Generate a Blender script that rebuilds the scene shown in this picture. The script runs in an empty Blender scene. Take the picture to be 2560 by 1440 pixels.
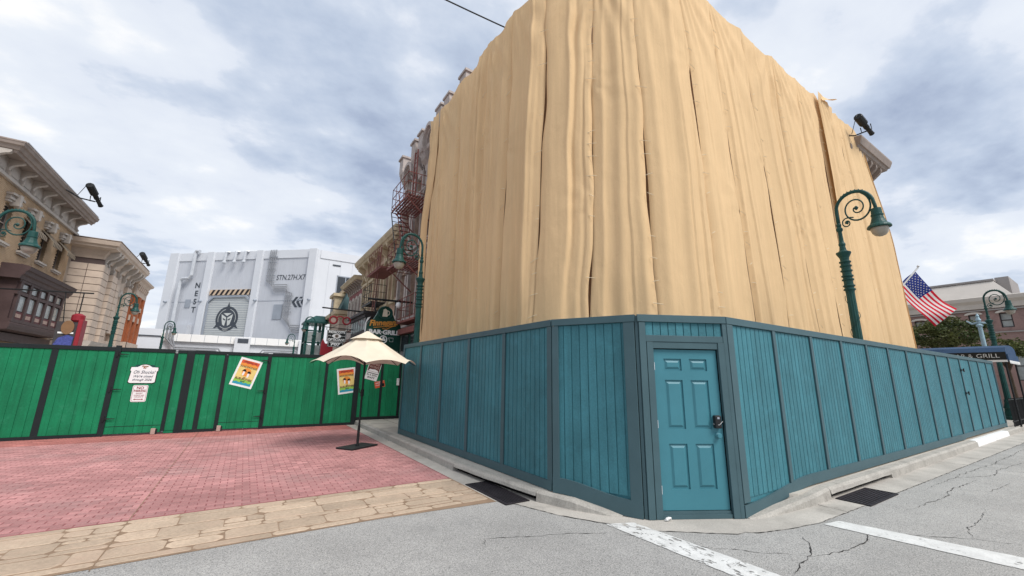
import bpy, bmesh, math, random
from mathutils import Vector, Matrix
from math import sin, cos, pi, radians

random.seed(11)
scene = bpy.context.scene
C = scene.collection

# ------------------------------------------------------------------ camera
# world frame: X runs along the right-hand street, Y along the left-hand street
YAW, PITCH, ROLL, EYE = 0.5749, 0.219, 0.0147, 1.724
ca, sa = cos(YAW), sin(YAW)
def from_view(x, y, z): return Vector((ca*x + sa*y, -sa*x + ca*y, z))
fwd = from_view(0, cos(PITCH), sin(PITCH))
r0 = from_view(1, 0, 0)
u0 = from_view(0, -sin(PITCH), cos(PITCH))
right = r0*cos(ROLL) + u0*sin(ROLL)
up = -r0*sin(ROLL) + u0*cos(ROLL)
cam_data = bpy.data.cameras.new('camera')
cam_data.sensor_width = 36; cam_data.lens = 36*1002.47/2560
cam_data.clip_start = 0.05; cam_data.clip_end = 2000
cam = bpy.data.objects.new('camera', cam_data); C.objects.link(cam)
M = Matrix((right, up, -fwd)).transposed().to_4x4(); M.translation = (0, 0, EYE)
cam.matrix_world = M
scene.camera = cam

# ------------------------------------------------------------------ sky and sun
SUN_EL, SUN_AZ = radians(52), radians(-74)      # azimuth measured from +X towards +Y
sun_dir = Vector((cos(SUN_EL)*cos(SUN_AZ), cos(SUN_EL)*sin(SUN_AZ), sin(SUN_EL)))
sd = bpy.data.lights.new('sun', 'SUN'); sd.energy = 2.6; sd.angle = radians(26); sd.color = (1, .965, .92)
so = bpy.data.objects.new('sun', sd); C.objects.link(so)
so.rotation_euler = sun_dir.to_track_quat('Z', 'Y').to_euler(); so.location = (0, 0, 40)

w = bpy.data.worlds.new('World'); scene.world = w; w.use_nodes = True
nt = w.node_tree; nt.nodes.clear()
def N(t, tree=None, **kw):
    n = (tree or nt).nodes.new(t)
    for k, v in kw.items(): setattr(n, k, v)
    return n
def L(a, b, tree=None): (tree or nt).links.new(a, b)
out = N('ShaderNodeOutputWorld'); bg = N('ShaderNodeBackground'); L(bg.outputs[0], out.inputs[0])
sky = N('ShaderNodeTexSky', sky_type='NISHITA', sun_disc=False)
sky.sun_elevation = SUN_EL; sky.sun_rotation = pi/2 - SUN_AZ; sky.air_density = 1; sky.dust_density = 2
tc = N('ShaderNodeTexCoord'); sep = N('ShaderNodeSeparateXYZ'); L(tc.outputs['Generated'], sep.inputs[0])
mx = N('ShaderNodeMath', operation='MAXIMUM'); L(sep.outputs[2], mx.inputs[0]); mx.inputs[1].default_value = 0
ad = N('ShaderNodeMath', operation='ADD'); L(mx.outputs[0], ad.inputs[0]); ad.inputs[1].default_value = .22
dvx = N('ShaderNodeMath', operation='DIVIDE'); L(sep.outputs[0], dvx.inputs[0]); L(ad.outputs[0], dvx.inputs[1])
dvy = N('ShaderNodeMath', operation='DIVIDE'); L(sep.outputs[1], dvy.inputs[0]); L(ad.outputs[0], dvy.inputs[1])
cmb = N('ShaderNodeCombineXYZ'); L(dvx.outputs[0], cmb.inputs[0]); L(dvy.outputs[0], cmb.inputs[1])
def cloud(scale, detail, rough, dist, off, stretch=(1, 1, 1), rot=0):
    mp = N('ShaderNodeMapping'); mp.inputs['Location'].default_value = off; mp.inputs['Scale'].default_value = stretch
    mp.inputs['Rotation'].default_value = (0, 0, rot)
    L(cmb.outputs[0], mp.inputs[0])
    n = N('ShaderNodeTexNoise'); n.inputs['Scale'].default_value = scale; n.inputs['Detail'].default_value = detail
    n.inputs['Roughness'].default_value = rough; n.inputs['Distortion'].default_value = dist
    L(mp.outputs[0], n.inputs['Vector']); return n.outputs[0]
c1 = cloud(1.05, 11, .56, .0, (2.3, 1.9, 0), (1, 1.15, 1), radians(15))
c2 = cloud(3.2, 10, .54, .0, (.4, 5.2, 0), (1, 1.25, 1), radians(25))
mixn = N('ShaderNodeMix'); mixn.data_type = 'FLOAT'; mixn.inputs[0].default_value = .33
L(c1, mixn.inputs[2]); L(c2, mixn.inputs[3])
ramp = N('ShaderNodeValToRGB'); L(mixn.outputs[0], ramp.inputs[0])
e = ramp.color_ramp.elements
e[0].position = .36; e[0].color = (.36, .43, .58, 1)
e[1].position = .61; e[1].color = (1.0, 1.0, 1.0, 1)
for ps, cl in ((.43, (.52, .60, .74, 1)), (.475, (.63, .70, .82, 1)), (.50, (.76, .81, .90, 1)), (.56, (.82, .865, .935, 1))): k = e.new(ps); k.color = cl
skm = N('ShaderNodeMix'); skm.data_type = 'RGBA'; skm.inputs[0].default_value = .93
skb = N('ShaderNodeMix'); skb.data_type = 'RGBA'; skb.blend_type = 'MULTIPLY'; skb.inputs[0].default_value = 1
L(sky.outputs[0], skb.inputs[6]); skb.inputs[7].default_value = (.12, .12, .12, 1)
L(skb.outputs[2], skm.inputs[6]); L(ramp.outputs[0], skm.inputs[7])
L(skm.outputs[2], bg.inputs[0]); bg.inputs[1].default_value = .78

scene.view_settings.view_transform = 'Standard'; scene.view_settings.look = 'None'
scene.view_settings.exposure = 0.46; scene.view_settings.gamma = 1
scene.render.engine = 'CYCLES'
scene.render.resolution_x = 1024; scene.render.resolution_y = 576

# ------------------------------------------------------------------ materials
MATS = {}
def pm(name, col, rough=.7, var=.12, vs=1.5, bump=0., bs=30, metal=0., spec=.25, rnd=0., streak=0., dirt=None, fine=0., trans=0., dirt_scale=1.2, dirt_thr=.55):
    m = bpy.data.materials.new(name); m.use_nodes = True; MATS[name] = m
    t = m.node_tree; b = t.nodes['Principled BSDF']
    geo = N('ShaderNodeNewGeometry', t)
    n1 = N('ShaderNodeTexNoise', t); n1.inputs['Scale'].default_value = vs; n1.inputs['Detail'].default_value = 7; n1.inputs['Roughness'].default_value = .6
    L(geo.outputs['Position'], n1.inputs['Vector'], t)
    mr = N('ShaderNodeMapRange', t); mr.inputs[1].default_value = .3; mr.inputs[2].default_value = .7
    mr.inputs[3].default_value = 1-var; mr.inputs[4].default_value = 1+var; L(n1.outputs[0], mr.inputs[0], t)
    val = mr.outputs[0]
    def mul(a, b_):
        q = N('ShaderNodeMath', t, operation='MULTIPLY'); L(a, q.inputs[0], t); L(b_, q.inputs[1], t); return q.outputs[0]
    if rnd:
        oi = N('ShaderNodeObjectInfo', t); r = N('ShaderNodeMapRange', t); r.inputs[3].default_value = 1-rnd; r.inputs[4].default_value = 1+rnd
        L(oi.outputs['Random'], r.inputs[0], t); val = mul(val, r.outputs[0])
    if streak:
        mp = N('ShaderNodeMapping', t); mp.inputs['Scale'].default_value = (7, 7, .35); L(geo.outputs['Position'], mp.inputs[0], t)
        n3 = N('ShaderNodeTexNoise', t); n3.inputs['Scale'].default_value = 1.6; n3.inputs['Detail'].default_value = 6; L(mp.outputs[0], n3.inputs['Vector'], t)
        r = N('ShaderNodeMapRange', t); r.inputs[1].default_value = .3; r.inputs[2].default_value = .7; r.inputs[3].default_value = 1-streak; r.inputs[4].default_value = 1+streak*.6
        L(n3.outputs[0], r.inputs[0], t); val = mul(val, r.outputs[0])
    if fine:
        n4 = N('ShaderNodeTexNoise', t); n4.inputs['Scale'].default_value = bs; n4.inputs['Detail'].default_value = 3; L(geo.outputs['Position'], n4.inputs['Vector'], t)
        r = N('ShaderNodeMapRange', t); r.inputs[1].default_value = .3; r.inputs[2].default_value = .7; r.inputs[3].default_value = 1-fine; r.inputs[4].default_value = 1+fine
        L(n4.outputs[0], r.inputs[0], t); val = mul(val, r.outputs[0])
    vm = N('ShaderNodeVectorMath', t, operation='SCALE'); vm.inputs[0].default_value = col[:3]; L(val, vm.inputs['Scale'], t)
    colout = vm.outputs[0]
    if dirt:
        nd = N('ShaderNodeTexNoise', t); nd.inputs['Scale'].default_value = dirt_scale; nd.inputs['Detail'].default_value = 9; nd.inputs['Roughness'].default_value = .68
        L(geo.outputs['Position'], nd.inputs['Vector'], t)
        r = N('ShaderNodeMapRange', t); r.inputs[1].default_value = dirt_thr; r.inputs[2].default_value = dirt_thr+.2; r.inputs[4].default_value = .75
        L(nd.outputs[0], r.inputs[0], t)
        mm = N('ShaderNodeMix', t); mm.data_type = 'RGBA'; L(r.outputs[0], mm.inputs[0], t); L(colout, mm.inputs[6], t); mm.inputs[7].default_value = (*dirt, 1)
        colout = mm.outputs[2]
    L(colout, b.inputs['Base Color'], t)
    b.inputs['Roughness'].default_value = rough; b.inputs['Metallic'].default_value = metal; b.inputs['Specular IOR Level'].default_value = spec
    if bump:
        n2 = N('ShaderNodeTexNoise', t); n2.inputs['Scale'].default_value = bs; n2.inputs['Detail'].default_value = 6; n2.inputs['Roughness'].default_value = .65
        L(geo.outputs['Position'], n2.inputs['Vector'], t)
        bp = N('ShaderNodeBump', t); bp.inputs['Strength'].default_value = min(1, bump); bp.inputs['Distance'].default_value = .02
        L(n2.outputs[0], bp.inputs['Height'], t); L(bp.outputs[0], b.inputs['Normal'], t)
    if trans:
        tr = N('ShaderNodeBsdfTranslucent', t); L(colout, tr.inputs[0], t)
        ms = N('ShaderNodeMixShader', t); ms.inputs[0].default_value = trans
        L(b.outputs[0], ms.inputs[1], t); L(tr.outputs[0], ms.inputs[2], t)
        L(ms.outputs[0], t.nodes['Material Output'].inputs[0], t)
    return m

pm('asphalt', (0.345, 0.338, 0.325), .92, .20, .40, .35, 90, spec=.15, fine=.25, dirt=(.245, .242, .235), dirt_scale=.65, dirt_thr=.53)
pm('gutter_concrete', (.40, .375, .34), .9, .2, 1.3, .3, 60, spec=.2, fine=.12, dirt=(.2, .185, .165), dirt_thr=.56)
pm('kerb_concrete', (.38, .36, .325), .9, .22, 2.2, .5, 45, spec=.2, fine=.15, dirt=(.16, .145, .13), dirt_scale=2.2, dirt_thr=.53)
pm('sidewalk_concrete', (.44, .415, .37), .9, .15, 1.2, .2, 60, spec=.2, dirt=(.28, .24, .2))
pm('white_paint', (.74, .74, .73), .6, .06, 4, .1, 40)
pm('paver', (0.37, 0.182, 0.176), .85, .16, .75, .35, 70, spec=.25, rnd=.15, fine=.12, dirt=(.31, .20, .19), dirt_scale=.7, dirt_thr=.5)
pm('paver_red', (0.36, 0.135, 0.12), .85, .14, .9, .35, 70, spec=.25, rnd=.1, fine=.1)
pm('paver_grout', (0.25, 0.1, 0.1), .95, .2, 2, spec=.1)
pm('border_stone', (0.425, 0.33, 0.245), .85, .15, 1.6, .5, 28, spec=.2, rnd=.16, fine=.12, dirt=(.46, .335, .25), dirt_scale=1.7, dirt_thr=.5)
pm('border_grout', (0.25, 0.175, 0.12), .95, .2, 2, spec=.1)
pm('crack', (.035, .033, .032), .95, .2, 5, spec=.1)
pm('iron', (.035, .03, .035), .6, .25, 6, .3, 60, metal=.4)
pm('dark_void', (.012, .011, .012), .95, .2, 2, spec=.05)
pm('teal_panel', (0.047, 0.172, 0.208), .55, .13, 1.6, .25, 45, rnd=.07, streak=.16, fine=.09, dirt=(.062, .225, .27), dirt_scale=3.5, dirt_thr=.54)
pm('teal_trim', (0.06, 0.11, 0.126), .55, .08, 2.5, .12, 50)
pm('teal_door', (0.055, 0.195, 0.24), .42, .06, 2, .05, 40, dirt=(.055, .16, .21), dirt_scale=2.5, dirt_thr=.62)
pm('green_panel', (0.006, 0.18, 0.076), .62, .16, 1.4, .2, 40, rnd=.07, streak=.20, fine=.08, dirt=(.03, .25, .13), dirt_scale=4, dirt_thr=.58)
pm('green_trim', (0.012, 0.018, 0.019), .6, .15, 2.5, .12, 50)
pm('black_metal', (.016, .017, .018), .5, .2, 5, .1, 50)
pm('lamp_green', (.013, .062, .055), .45, .18, 5, .2, 35, rnd=.05, dirt=(.05, .12, .105), dirt_scale=6, dirt_thr=.6)
pm('lamp_globe', (.33, .30, .25), .25, .1, 6, spec=.5)
pm('scrim_cloth', (0.755, 0.535, 0.305), .88, .05, .35, .28, 190, spec=.12, fine=.05, trans=.13, streak=.05, dirt=(.66, .45, .25), dirt_scale=.9, dirt_thr=.60)
pm('tie_string', (.72, .62, .45), .8, .05, 3)
pm('canvas', (.70, .625, .50), .85, .07, 2.2, .15, 60, spec=.15, trans=.1, dirt=(.52, .45, .34), dirt_scale=2.6, dirt_thr=.62)
pm('yellow_brick', (0.52, 0.38, 0.25), .88, .14, 1.4, .5, 40, spec=.2, dirt=(.22, .13, .085), dirt_scale=5, dirt_thr=.6)
pm('yellow_mortar', (.30, .22, .145), .9, .15, 2, spec=.2)
pm('cream_trim', (.47, .425, .38), .75, .12, 2, .15, 30, dirt=(.27, .235, .215), dirt_scale=3, dirt_thr=.56)
pm('brown_trim', (0.28, 0.23, 0.2), .7, .15, 2, .1, 30)
pm('oriel_purple', (0.075, 0.048, 0.047), .55, .15, 3, .1, 30)
pm('oriel_red', (.13, .045, .05), .6, .1, 3)
pm('pink_stone', (0.54, 0.44, 0.36), .8, .1, 1.6, .3, 35, rnd=.05, dirt=(.36, .28, .24), dirt_scale=2.5, dirt_thr=.58)
pm('stone_joint', (.12, .09, .085), .9, .1, 2)
pm('orange_brick', (.36, .115, .05), .85, .2, 3, .5, 30, rnd=.06, dirt=(.2, .06, .03), dirt_scale=4)
pm('grey_stone', (0.47, 0.35, 0.28), .85, .22, 1.8, .5, 25, dirt=(.13, .09, .08), dirt_scale=1.6, dirt_thr=.5)
pm('grey_stone_trim', (0.42, 0.37, 0.345), .85, .18, 2.5, .3, 25, dirt=(.15, .115, .11), dirt_scale=3, dirt_thr=.54)
pm('tan_stone', (0.45, 0.31, 0.235), .85, .18, 1.5, .4, 25, dirt=(.15, .095, .075), dirt_scale=2)
pm('cream_cornice', (0.5, 0.41, 0.28), .75, .15, 2, .15, 30, dirt=(.2, .14, .09), dirt_scale=3, dirt_thr=.55)
pm('red_frieze', (0.24, 0.09, 0.09), .75, .15, 2)
pm('slate_green', (.04, .085, .09), .7, .2, 4, .3, 20)
pm('dark_grey_wood', (.055, .05, .052), .6, .15, 3)
pm('fire_escape_red', (.20, .075, .065), .65, .2, 4, .15, 40, dirt=(.09, .04, .035), dirt_scale=4)
pm('fire_escape_dark', (.06, .06, .058), .6, .2, 4)
pm('glass_dark', (.03, .035, .04), .06, .1, 3, spec=.6)
pm('glass_pale', (.30, .33, .33), .1, .25, 2.2, spec=.6)
pm('nest_wall', (0.51, 0.53, 0.57), .7, .05, .25, .05, 8, streak=.06)
pm('nest_light', (0.6, 0.62, 0.655), .65, .04, .3)
pm('nest_shutter', (0.56, 0.58, 0.56), .55, .06, .4)
pm('nest_dark', (.055, .065, .08), .6, .1, 1)
pm('nest_blue_grey', (0.29, 0.32, 0.365), .6, .1, 1)
pm('hazard_black', (.02, .018, .02), .6, .1, 1)
pm('hazard_tan', (0.55, 0.42, 0.3), .6, .1, 1)
pm('pipe_metal', (.55, .57, .60), .4, .1, 2, metal=.3)
pm('pipe_dark', (0.24, 0.25, 0.27), .5, .1, 2)
pm('sign_white', (.78, .78, .77), .45, .03, 3)
pm('sign_black', (.012, .014, .014), .4, .1, 3)
pm('sign_red', (0.26, 0.022, 0.032), .45, .08, 3)
pm('sign_green', (.008, .05, .035), .4, .25, 6)
pm('gold', (.55, .24, .05), .45, .15, 8)
pm('ink_grey', (.10, .11, .14), .6, .05, 3)
pm('ink_brown', (.33, .14, .06), .6, .05, 3)
pm('print_red', (.62, .10, .045), .6, .05, 5)
pm('print_orange', (.75, .28, .05), .6, .05, 5)
pm('print_yellow', (.72, .56, .20), .6, .1, 9)
pm('print_green', (.28, .52, .08), .6, .05, 5)
pm('print_blue', (.03, .30, .42), .6, .05, 5)
pm('print_maroon', (.11, .025, .02), .6, .1, 9)
pm('awning_blue', (.025, .06, .125), .7, .12, 2, .1, 30)
pm('flag_red', (.55, .01, .03), .75, .05, 3, trans=.1)
pm('flag_white', (.72, .70, .69), .75, .04, 3, trans=.25)
pm('flag_blue', (0.014, 0.03, 0.19), .75, .06, 3, trans=.25)
pm('mauve_brick', (0.25, 0.165, 0.15), .88, .15, 1.2, .4, 18, dirt=(.12, .075, .07), dirt_scale=2.5, dirt_thr=.55)
pm('mauve_joint', (.25, .18, .165), .9, .1, 2)
pm('roof_pale', (.47, .435, .395), .8, .08, .8)
pm('roof_grey', (.30, .28, .27), .8, .1, .8)
pm('mint', (.20, .38, .33), .7, .08, 1)
pm('pale_blue_metal', (.30, .43, .50), .45, .1, 4)
pm('bark', (.07, .05, .035), .9, .25, 6, .5, 30)
pm('leaf', (.11, .125, .04), .7, .35, 3, rnd=.25, trans=.25)
pm('leaf_dark', (.05, .07, .022), .7, .35, 3, rnd=.25, trans=.2)
pm('stripe_tan', (.36, .30, .215), .85, .1, 4, trans=.1)
pm('stripe_dark', (.085, .06, .05), .85, .1, 4, trans=.1)
pm('blue_print', (.06, .075, .26), .6, .35, 14)
pm('skin_brown', (.22, .12, .06), .6, .1, 5)
pm('wood_block', (.40, .29, .25), .85, .15, 6, .2, 40)
pm('plastic_grey', (.55, .56, .56), .4, .05, 4)

for nm_ in ('paver', 'paver_red'):       # each brick of the joined far rows carries its own tone
    t_ = MATS[nm_].node_tree; b_ = t_.nodes['Principled BSDF']; src = b_.inputs['Base Color'].links[0].from_socket
    at = N('ShaderNodeAttribute', t_); at.attribute_name = 'tone'; ad_ = N('ShaderNodeMath', t_, operation='ADD'); ad_.inputs[1].default_value = 1; L(at.outputs['Fac'], ad_.inputs[0], t_)
    vm_ = N('ShaderNodeVectorMath', t_, operation='SCALE'); L(src, vm_.inputs[0], t_); L(ad_.outputs[0], vm_.inputs['Scale'], t_); L(vm_.outputs[0], b_.inputs['Base Color'], t_)
# hanging-cloth crinkles and faint water marks on the scrim
t_ = MATS['scrim_cloth'].node_tree; b_ = t_.nodes['Principled BSDF']; old = b_.inputs['Normal'].links[0].from_node
g_ = N('ShaderNodeNewGeometry', t_)
for sc_, st_, ds_ in (((4, 4, .5), .42, .026), ((1.6, 1.6, 1.1), .4, .05)):
    mp_ = N('ShaderNodeMapping', t_); mp_.inputs['Scale'].default_value = sc_; L(g_.outputs['Position'], mp_.inputs[0], t_)
    n_ = N('ShaderNodeTexNoise', t_); n_.inputs['Scale'].default_value = 1.5; n_.inputs['Detail'].default_value = 5; n_.inputs['Roughness'].default_value = .5; n_.inputs['Distortion'].default_value = .4; L(mp_.outputs[0], n_.inputs['Vector'], t_)
    bp_ = N('ShaderNodeBump', t_); bp_.inputs['Strength'].default_value = st_; bp_.inputs['Distance'].default_value = ds_; L(n_.outputs[0], bp_.inputs['Height'], t_); L(old.outputs[0], bp_.inputs['Normal'], t_); old = bp_
L(old.outputs[0], b_.inputs['Normal'], t_)
m_ = MATS['asphalt']; t_ = m_.node_tree; b_ = t_.nodes['Principled BSDF']
src = b_.inputs['Base Color'].links[0].from_socket
g_ = N('ShaderNodeNewGeometry', t_); vo = N('ShaderNodeTexVoronoi', t_); vo.inputs['Scale'].default_value = 125; L(g_.outputs['Position'], vo.inputs['Vector'], t_)
sx = N('ShaderNodeSeparateColor', t_); L(vo.outputs['Color'], sx.inputs[0], t_)
r_ = N('ShaderNodeValToRGB', t_); q_ = r_.color_ramp.elements; q_[0].position = .0; q_[0].color = (.5, .5, .5, 1); q_[1].position = 1; q_[1].color = (1.3, 1.28, 1.25, 1)
for ps_, v_ in ((.12, .72), (.3, .92), (.75, 1.03)): k = q_.new(ps_); k.color = (v_, v_, v_, 1)
L(sx.outputs[0], r_.inputs[0], t_)
mm_ = N('ShaderNodeMix', t_); mm_.data_type = 'RGBA'; mm_.blend_type = 'MULTIPLY'; mm_.inputs[0].default_value = 1; L(src, mm_.inputs[6], t_); L(r_.outputs[0], mm_.inputs[7], t_); L(mm_.outputs[2], b_.inputs['Base Color'], t_)
# chipped road paint: bare road shows through the worn spots
def chipped(name, thr):
    m = pm(name, (.60, .60, .585), .7, .10, 5, .2, 60, fine=.08, dirt=(.46, .455, .44), dirt_scale=6, dirt_thr=.52)
    t = m.node_tree; b = t.nodes['Principled BSDF']
    geo = N('ShaderNodeNewGeometry', t); mp = N('ShaderNodeMapping', t); mp.inputs['Scale'].default_value = (1.6, .8, 1); mp.inputs['Rotation'].default_value = (0, 0, .1)
    L(geo.outputs['Position'], mp.inputs[0], t)
    n = N('ShaderNodeTexNoise', t); n.inputs['Scale'].default_value = 9; n.inputs['Detail'].default_value = 10; n.inputs['Roughness'].default_value = .72; L(mp.outputs[0], n.inputs['Vector'], t)
    r = N('ShaderNodeMapRange', t); r.inputs[1].default_value = thr; r.inputs[2].default_value = thr+.025; L(n.outputs[0], r.inputs[0], t)
    tb = N('ShaderNodeBsdfTransparent', t); ms = N('ShaderNodeMixShader', t); L(r.outputs[0], ms.inputs[0], t)
    L(tb.outputs[0], ms.inputs[2], t); L(b.outputs[0], ms.inputs[1], t); L(ms.outputs[0], t.nodes['Material Output'].inputs[0], t)
chipped('worn_paint', .56); chipped('fresher_paint', .60)

# ------------------------------------------------------------------ geometry helpers
ORG = {}
def _link(o, parent):
    C.objects.link(o)
    if parent is not None: o.parent = parent
def thing(name, label, cat, loc=(0, 0, 0), group=None, rotz=0):
    o = bpy.data.objects.new(name, None); C.objects.link(o); o.empty_display_size = .2
    o.location = loc; o.rotation_euler = (0, 0, rotz); o['label'] = label; o['category'] = cat
    if group: o['group'] = group
    ORG[o.name] = Vector(loc) if not rotz else Vector((0, 0, 0)); return o
def local_thing(name, label, cat, loc, group=None, rotz=0):
    o = thing(name, label, cat, loc, group, rotz); ORG[o.name] = Vector((0, 0, 0)); return o
def tag(o, label, cat, group=None):
    o['label'] = label; o['category'] = cat
    if group: o['group'] = group
    return o

class MB:
    def __init__(s): s.v = []; s.f = []
    def add(s, vs, fs):
        b = len(s.v); s.v += [tuple(p) for p in vs]; s.f += [tuple(b+i for i in f) for f in fs]; return s
    def hexa(s, p): return s.add(p, [(0,3,2,1),(4,5,6,7),(0,1,5,4),(1,2,6,5),(2,3,7,6),(3,0,4,7)])
    def box(s, x0, y0, z0, x1, y1, z1):
        x0, x1 = min(x0,x1), max(x0,x1); y0, y1 = min(y0,y1), max(y0,y1); z0, z1 = min(z0,z1), max(z0,z1)
        return s.hexa([(x0,y0,z0),(x1,y0,z0),(x1,y1,z0),(x0,y1,z0),(x0,y0,z1),(x1,y0,z1),(x1,y1,z1),(x0,y1,z1)])
    def prism(s, poly, ext):
        n = len(poly); ext = Vector(ext); a = [Vector(p) for p in poly]; b = [p+ext for p in a]
        fs = [tuple(range(n-1, -1, -1)), tuple(range(n, 2*n))] + [(i, (i+1) % n, n+(i+1) % n, n+i) for i in range(n)]
        return s.add(a+b, fs)
    def quad(s, *p): return s.add(p, [tuple(range(len(p)))])
    def tube(s, path, r, n=8, cap=True):
        P = [Vector(p) for p in path]; rs = r if isinstance(r, (list, tuple)) else [r]*len(P)
        prev = None; rings = []
        for i, p in enumerate(P):
            t = (P[min(i+1, len(P)-1)] - P[max(i-1, 0)])
            if t.length < 1e-9: t = Vector((0, 0, 1))
            t.normalize()
            if prev is None: a = Vector((0, 0, 1)) if abs(t.z) < .9 else Vector((1, 0, 0))
            else: a = prev
            x = (a - t*a.dot(t)).normalized(); prev = x; y = t.cross(x)
            rings.append([p + (x*cos(2*pi*k/n) + y*sin(2*pi*k/n))*rs[i] for k in range(n)])
        vs = [q for ring in rings for q in ring]
        fs = [(i*n+k, i*n+(k+1) % n, (i+1)*n+(k+1) % n, (i+1)*n+k) for i in range(len(P)-1) for k in range(n)]
        if cap: fs += [tuple(range(n-1, -1, -1)), tuple((len(P)-1)*n+k for k in range(n))]
        return s.add(vs, fs)
    def lathe(s, prof, c=(0, 0, 0), n=16, flute=0):
        vs = []; m = len(prof)
        for (r, z) in prof:
            for k in range(n):
                rr = r*(1 - flute*(k % 2)); vs.append((c[0]+rr*cos(2*pi*k/n), c[1]+rr*sin(2*pi*k/n), c[2]+z))
        fs = [(i*n+k, i*n+(k+1) % n, (i+1)*n+(k+1) % n, (i+1)*n+k) for i in range(m-1) for k in range(n)]
        fs += [tuple(range(n-1, -1, -1)), tuple((m-1)*n+k for k in range(n))]
        return s.add(vs, fs)
    def fbox(s, fr, a0, a1, d0, d1, z0, z1):
        p = [fr(a0,d0,z0), fr(a1,d0,z0), fr(a1,d1,z0), fr(a0,d1,z0), fr(a0,d0,z1), fr(a1,d0,z1), fr(a1,d1,z1), fr(a0,d1,z1)]
        return s.hexa(p)
    def build(s, name, mat, parent=None, smooth=False, bevel=0, org=None, kind=None, recalc=True):
        me = s.mesh(name, mat, org if org is not None else (ORG.get(parent.name) if parent else Vector((0, 0, 0))), smooth, recalc)
        o = bpy.data.objects.new(name, me); _link(o, parent)
        if parent: ORG[o.name] = ORG[parent.name]
        else:
            o.location = org if org is not None else (0, 0, 0); ORG[o.name] = Vector(o.location)
        if bevel:
            m = o.modifiers.new('bevel', 'BEVEL'); m.width = bevel; m.segments = 2; m.limit_method = 'ANGLE'; m.angle_limit = radians(40)
        if kind: o['kind'] = kind
        return o
    def mesh(s, name, mat, org=None, smooth=False, recalc=True):
        org = Vector(org or (0, 0, 0))
        me = bpy.data.meshes.new(name); me.from_pydata([Vector(p)-org for p in s.v], [], s.f)
        if recalc:
            bm = bmesh.new(); bm.from_mesh(me); bmesh.ops.recalc_face_normals(bm, faces=bm.faces); bm.to_mesh(me); bm.free()
        for mm in (mat if isinstance(mat, (list, tuple)) else [mat]): me.materials.append(MATS[mm])
        if smooth:
            for p in me.polygons: p.use_smooth = True
        me.update(); return me
def inst(name, me, loc, parent, rot=None, scale=None):
    o = bpy.data.objects.new(name, me); _link(o, parent)
    o.location = Vector(loc) - ORG[parent.name]
    if rot: o.rotation_euler = rot
    if scale: o.scale = scale
    ORG[o.name] = ORG[parent.name]
    return o
def copy_tree(o, parent=None):
    c = o.copy(); C.objects.link(c); c.parent = parent
    if parent is not None: c.matrix_parent_inverse = o.matrix_parent_inverse.copy()
    ORG[c.name] = ORG[o.name]
    for ch in list(o.children): copy_tree(ch, c)
    return c
def frame(u0, out):                  # facade frame on a plane X = u0: a runs along Y, d is out towards the street
    return lambda a, d, z: (u0 + out*d, a, z)
def frame_v(v0, out):                # facade frame on a plane Y = v0
    return lambda a, d, z: (a, v0 + out*d, z)
def lettering(txt, size, mat, parent, origin, adir, udir=(0, 0, 1), shear=0, bold=0, width=None, name='lettering', align='CENTER', ext=.004):
    cu = bpy.data.curves.new('txt', 'FONT'); cu.body = txt; cu.size = size; cu.align_x = align; cu.align_y = 'CENTER'
    cu.extrude = ext; cu.shear = shear; cu.offset = bold; cu.resolution_u = 3; cu.space_line = .9
    to = bpy.data.objects.new('txt', cu); C.objects.link(to)
    bpy.context.view_layer.update()
    me = bpy.data.meshes.new_from_object(to); bpy.data.objects.remove(to)
    a = Vector(adir).normalized(); u = Vector(udir).normalized(); n = a.cross(u)
    R = Matrix((a, u, n)).transposed()
    xs = [v.co.x for v in me.vertices]; sx = 1
    if width and xs: sx = width/max(1e-6, max(xs)-min(xs))
    org = Vector(origin) - ORG[parent.name]
    for v in me.vertices: v.co = org + R @ Vector((v.co.x*sx, v.co.y, v.co.z))
    me.materials.clear(); me.materials.append(MATS[mat]); me.name = name
    o = bpy.data.objects.new(name, me); _link(o, parent); ORG[o.name] = ORG[parent.name]
    return o
def wall_skin(mb, fr, a0, a1, z0, z1, holes, depth=.22):
    A = sorted({a0, a1} | {h[0] for h in holes} | {h[1] for h in holes}); Z = sorted({z0, z1} | {h[2] for h in holes} | {h[3] for h in holes})
    for i in range(len(A)-1):
        for j in range(len(Z)-1):
            am, zm = (A[i]+A[i+1])/2, (Z[j]+Z[j+1])/2
            if any(h[0] < am < h[1] and h[2] < zm < h[3] for h in holes): continue
            mb.quad(fr(A[i],0,Z[j]), fr(A[i+1],0,Z[j]), fr(A[i+1],0,Z[j+1]), fr(A[i],0,Z[j+1]))
    for (b0, b1, y0, y1) in holes:
        mb.quad(fr(b0,0,y0), fr(b1,0,y0), fr(b1,-depth,y0), fr(b0,-depth,y0)); mb.quad(fr(b0,0,y1), fr(b1,0,y1), fr(b1,-depth,y1), fr(b0,-depth,y1))
        mb.quad(fr(b0,0,y0), fr(b0,0,y1), fr(b0,-depth,y1), fr(b0,-depth,y0)); mb.quad(fr(b1,0,y0), fr(b1,0,y1), fr(b1,-depth,y1), fr(b1,-depth,y0))
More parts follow.
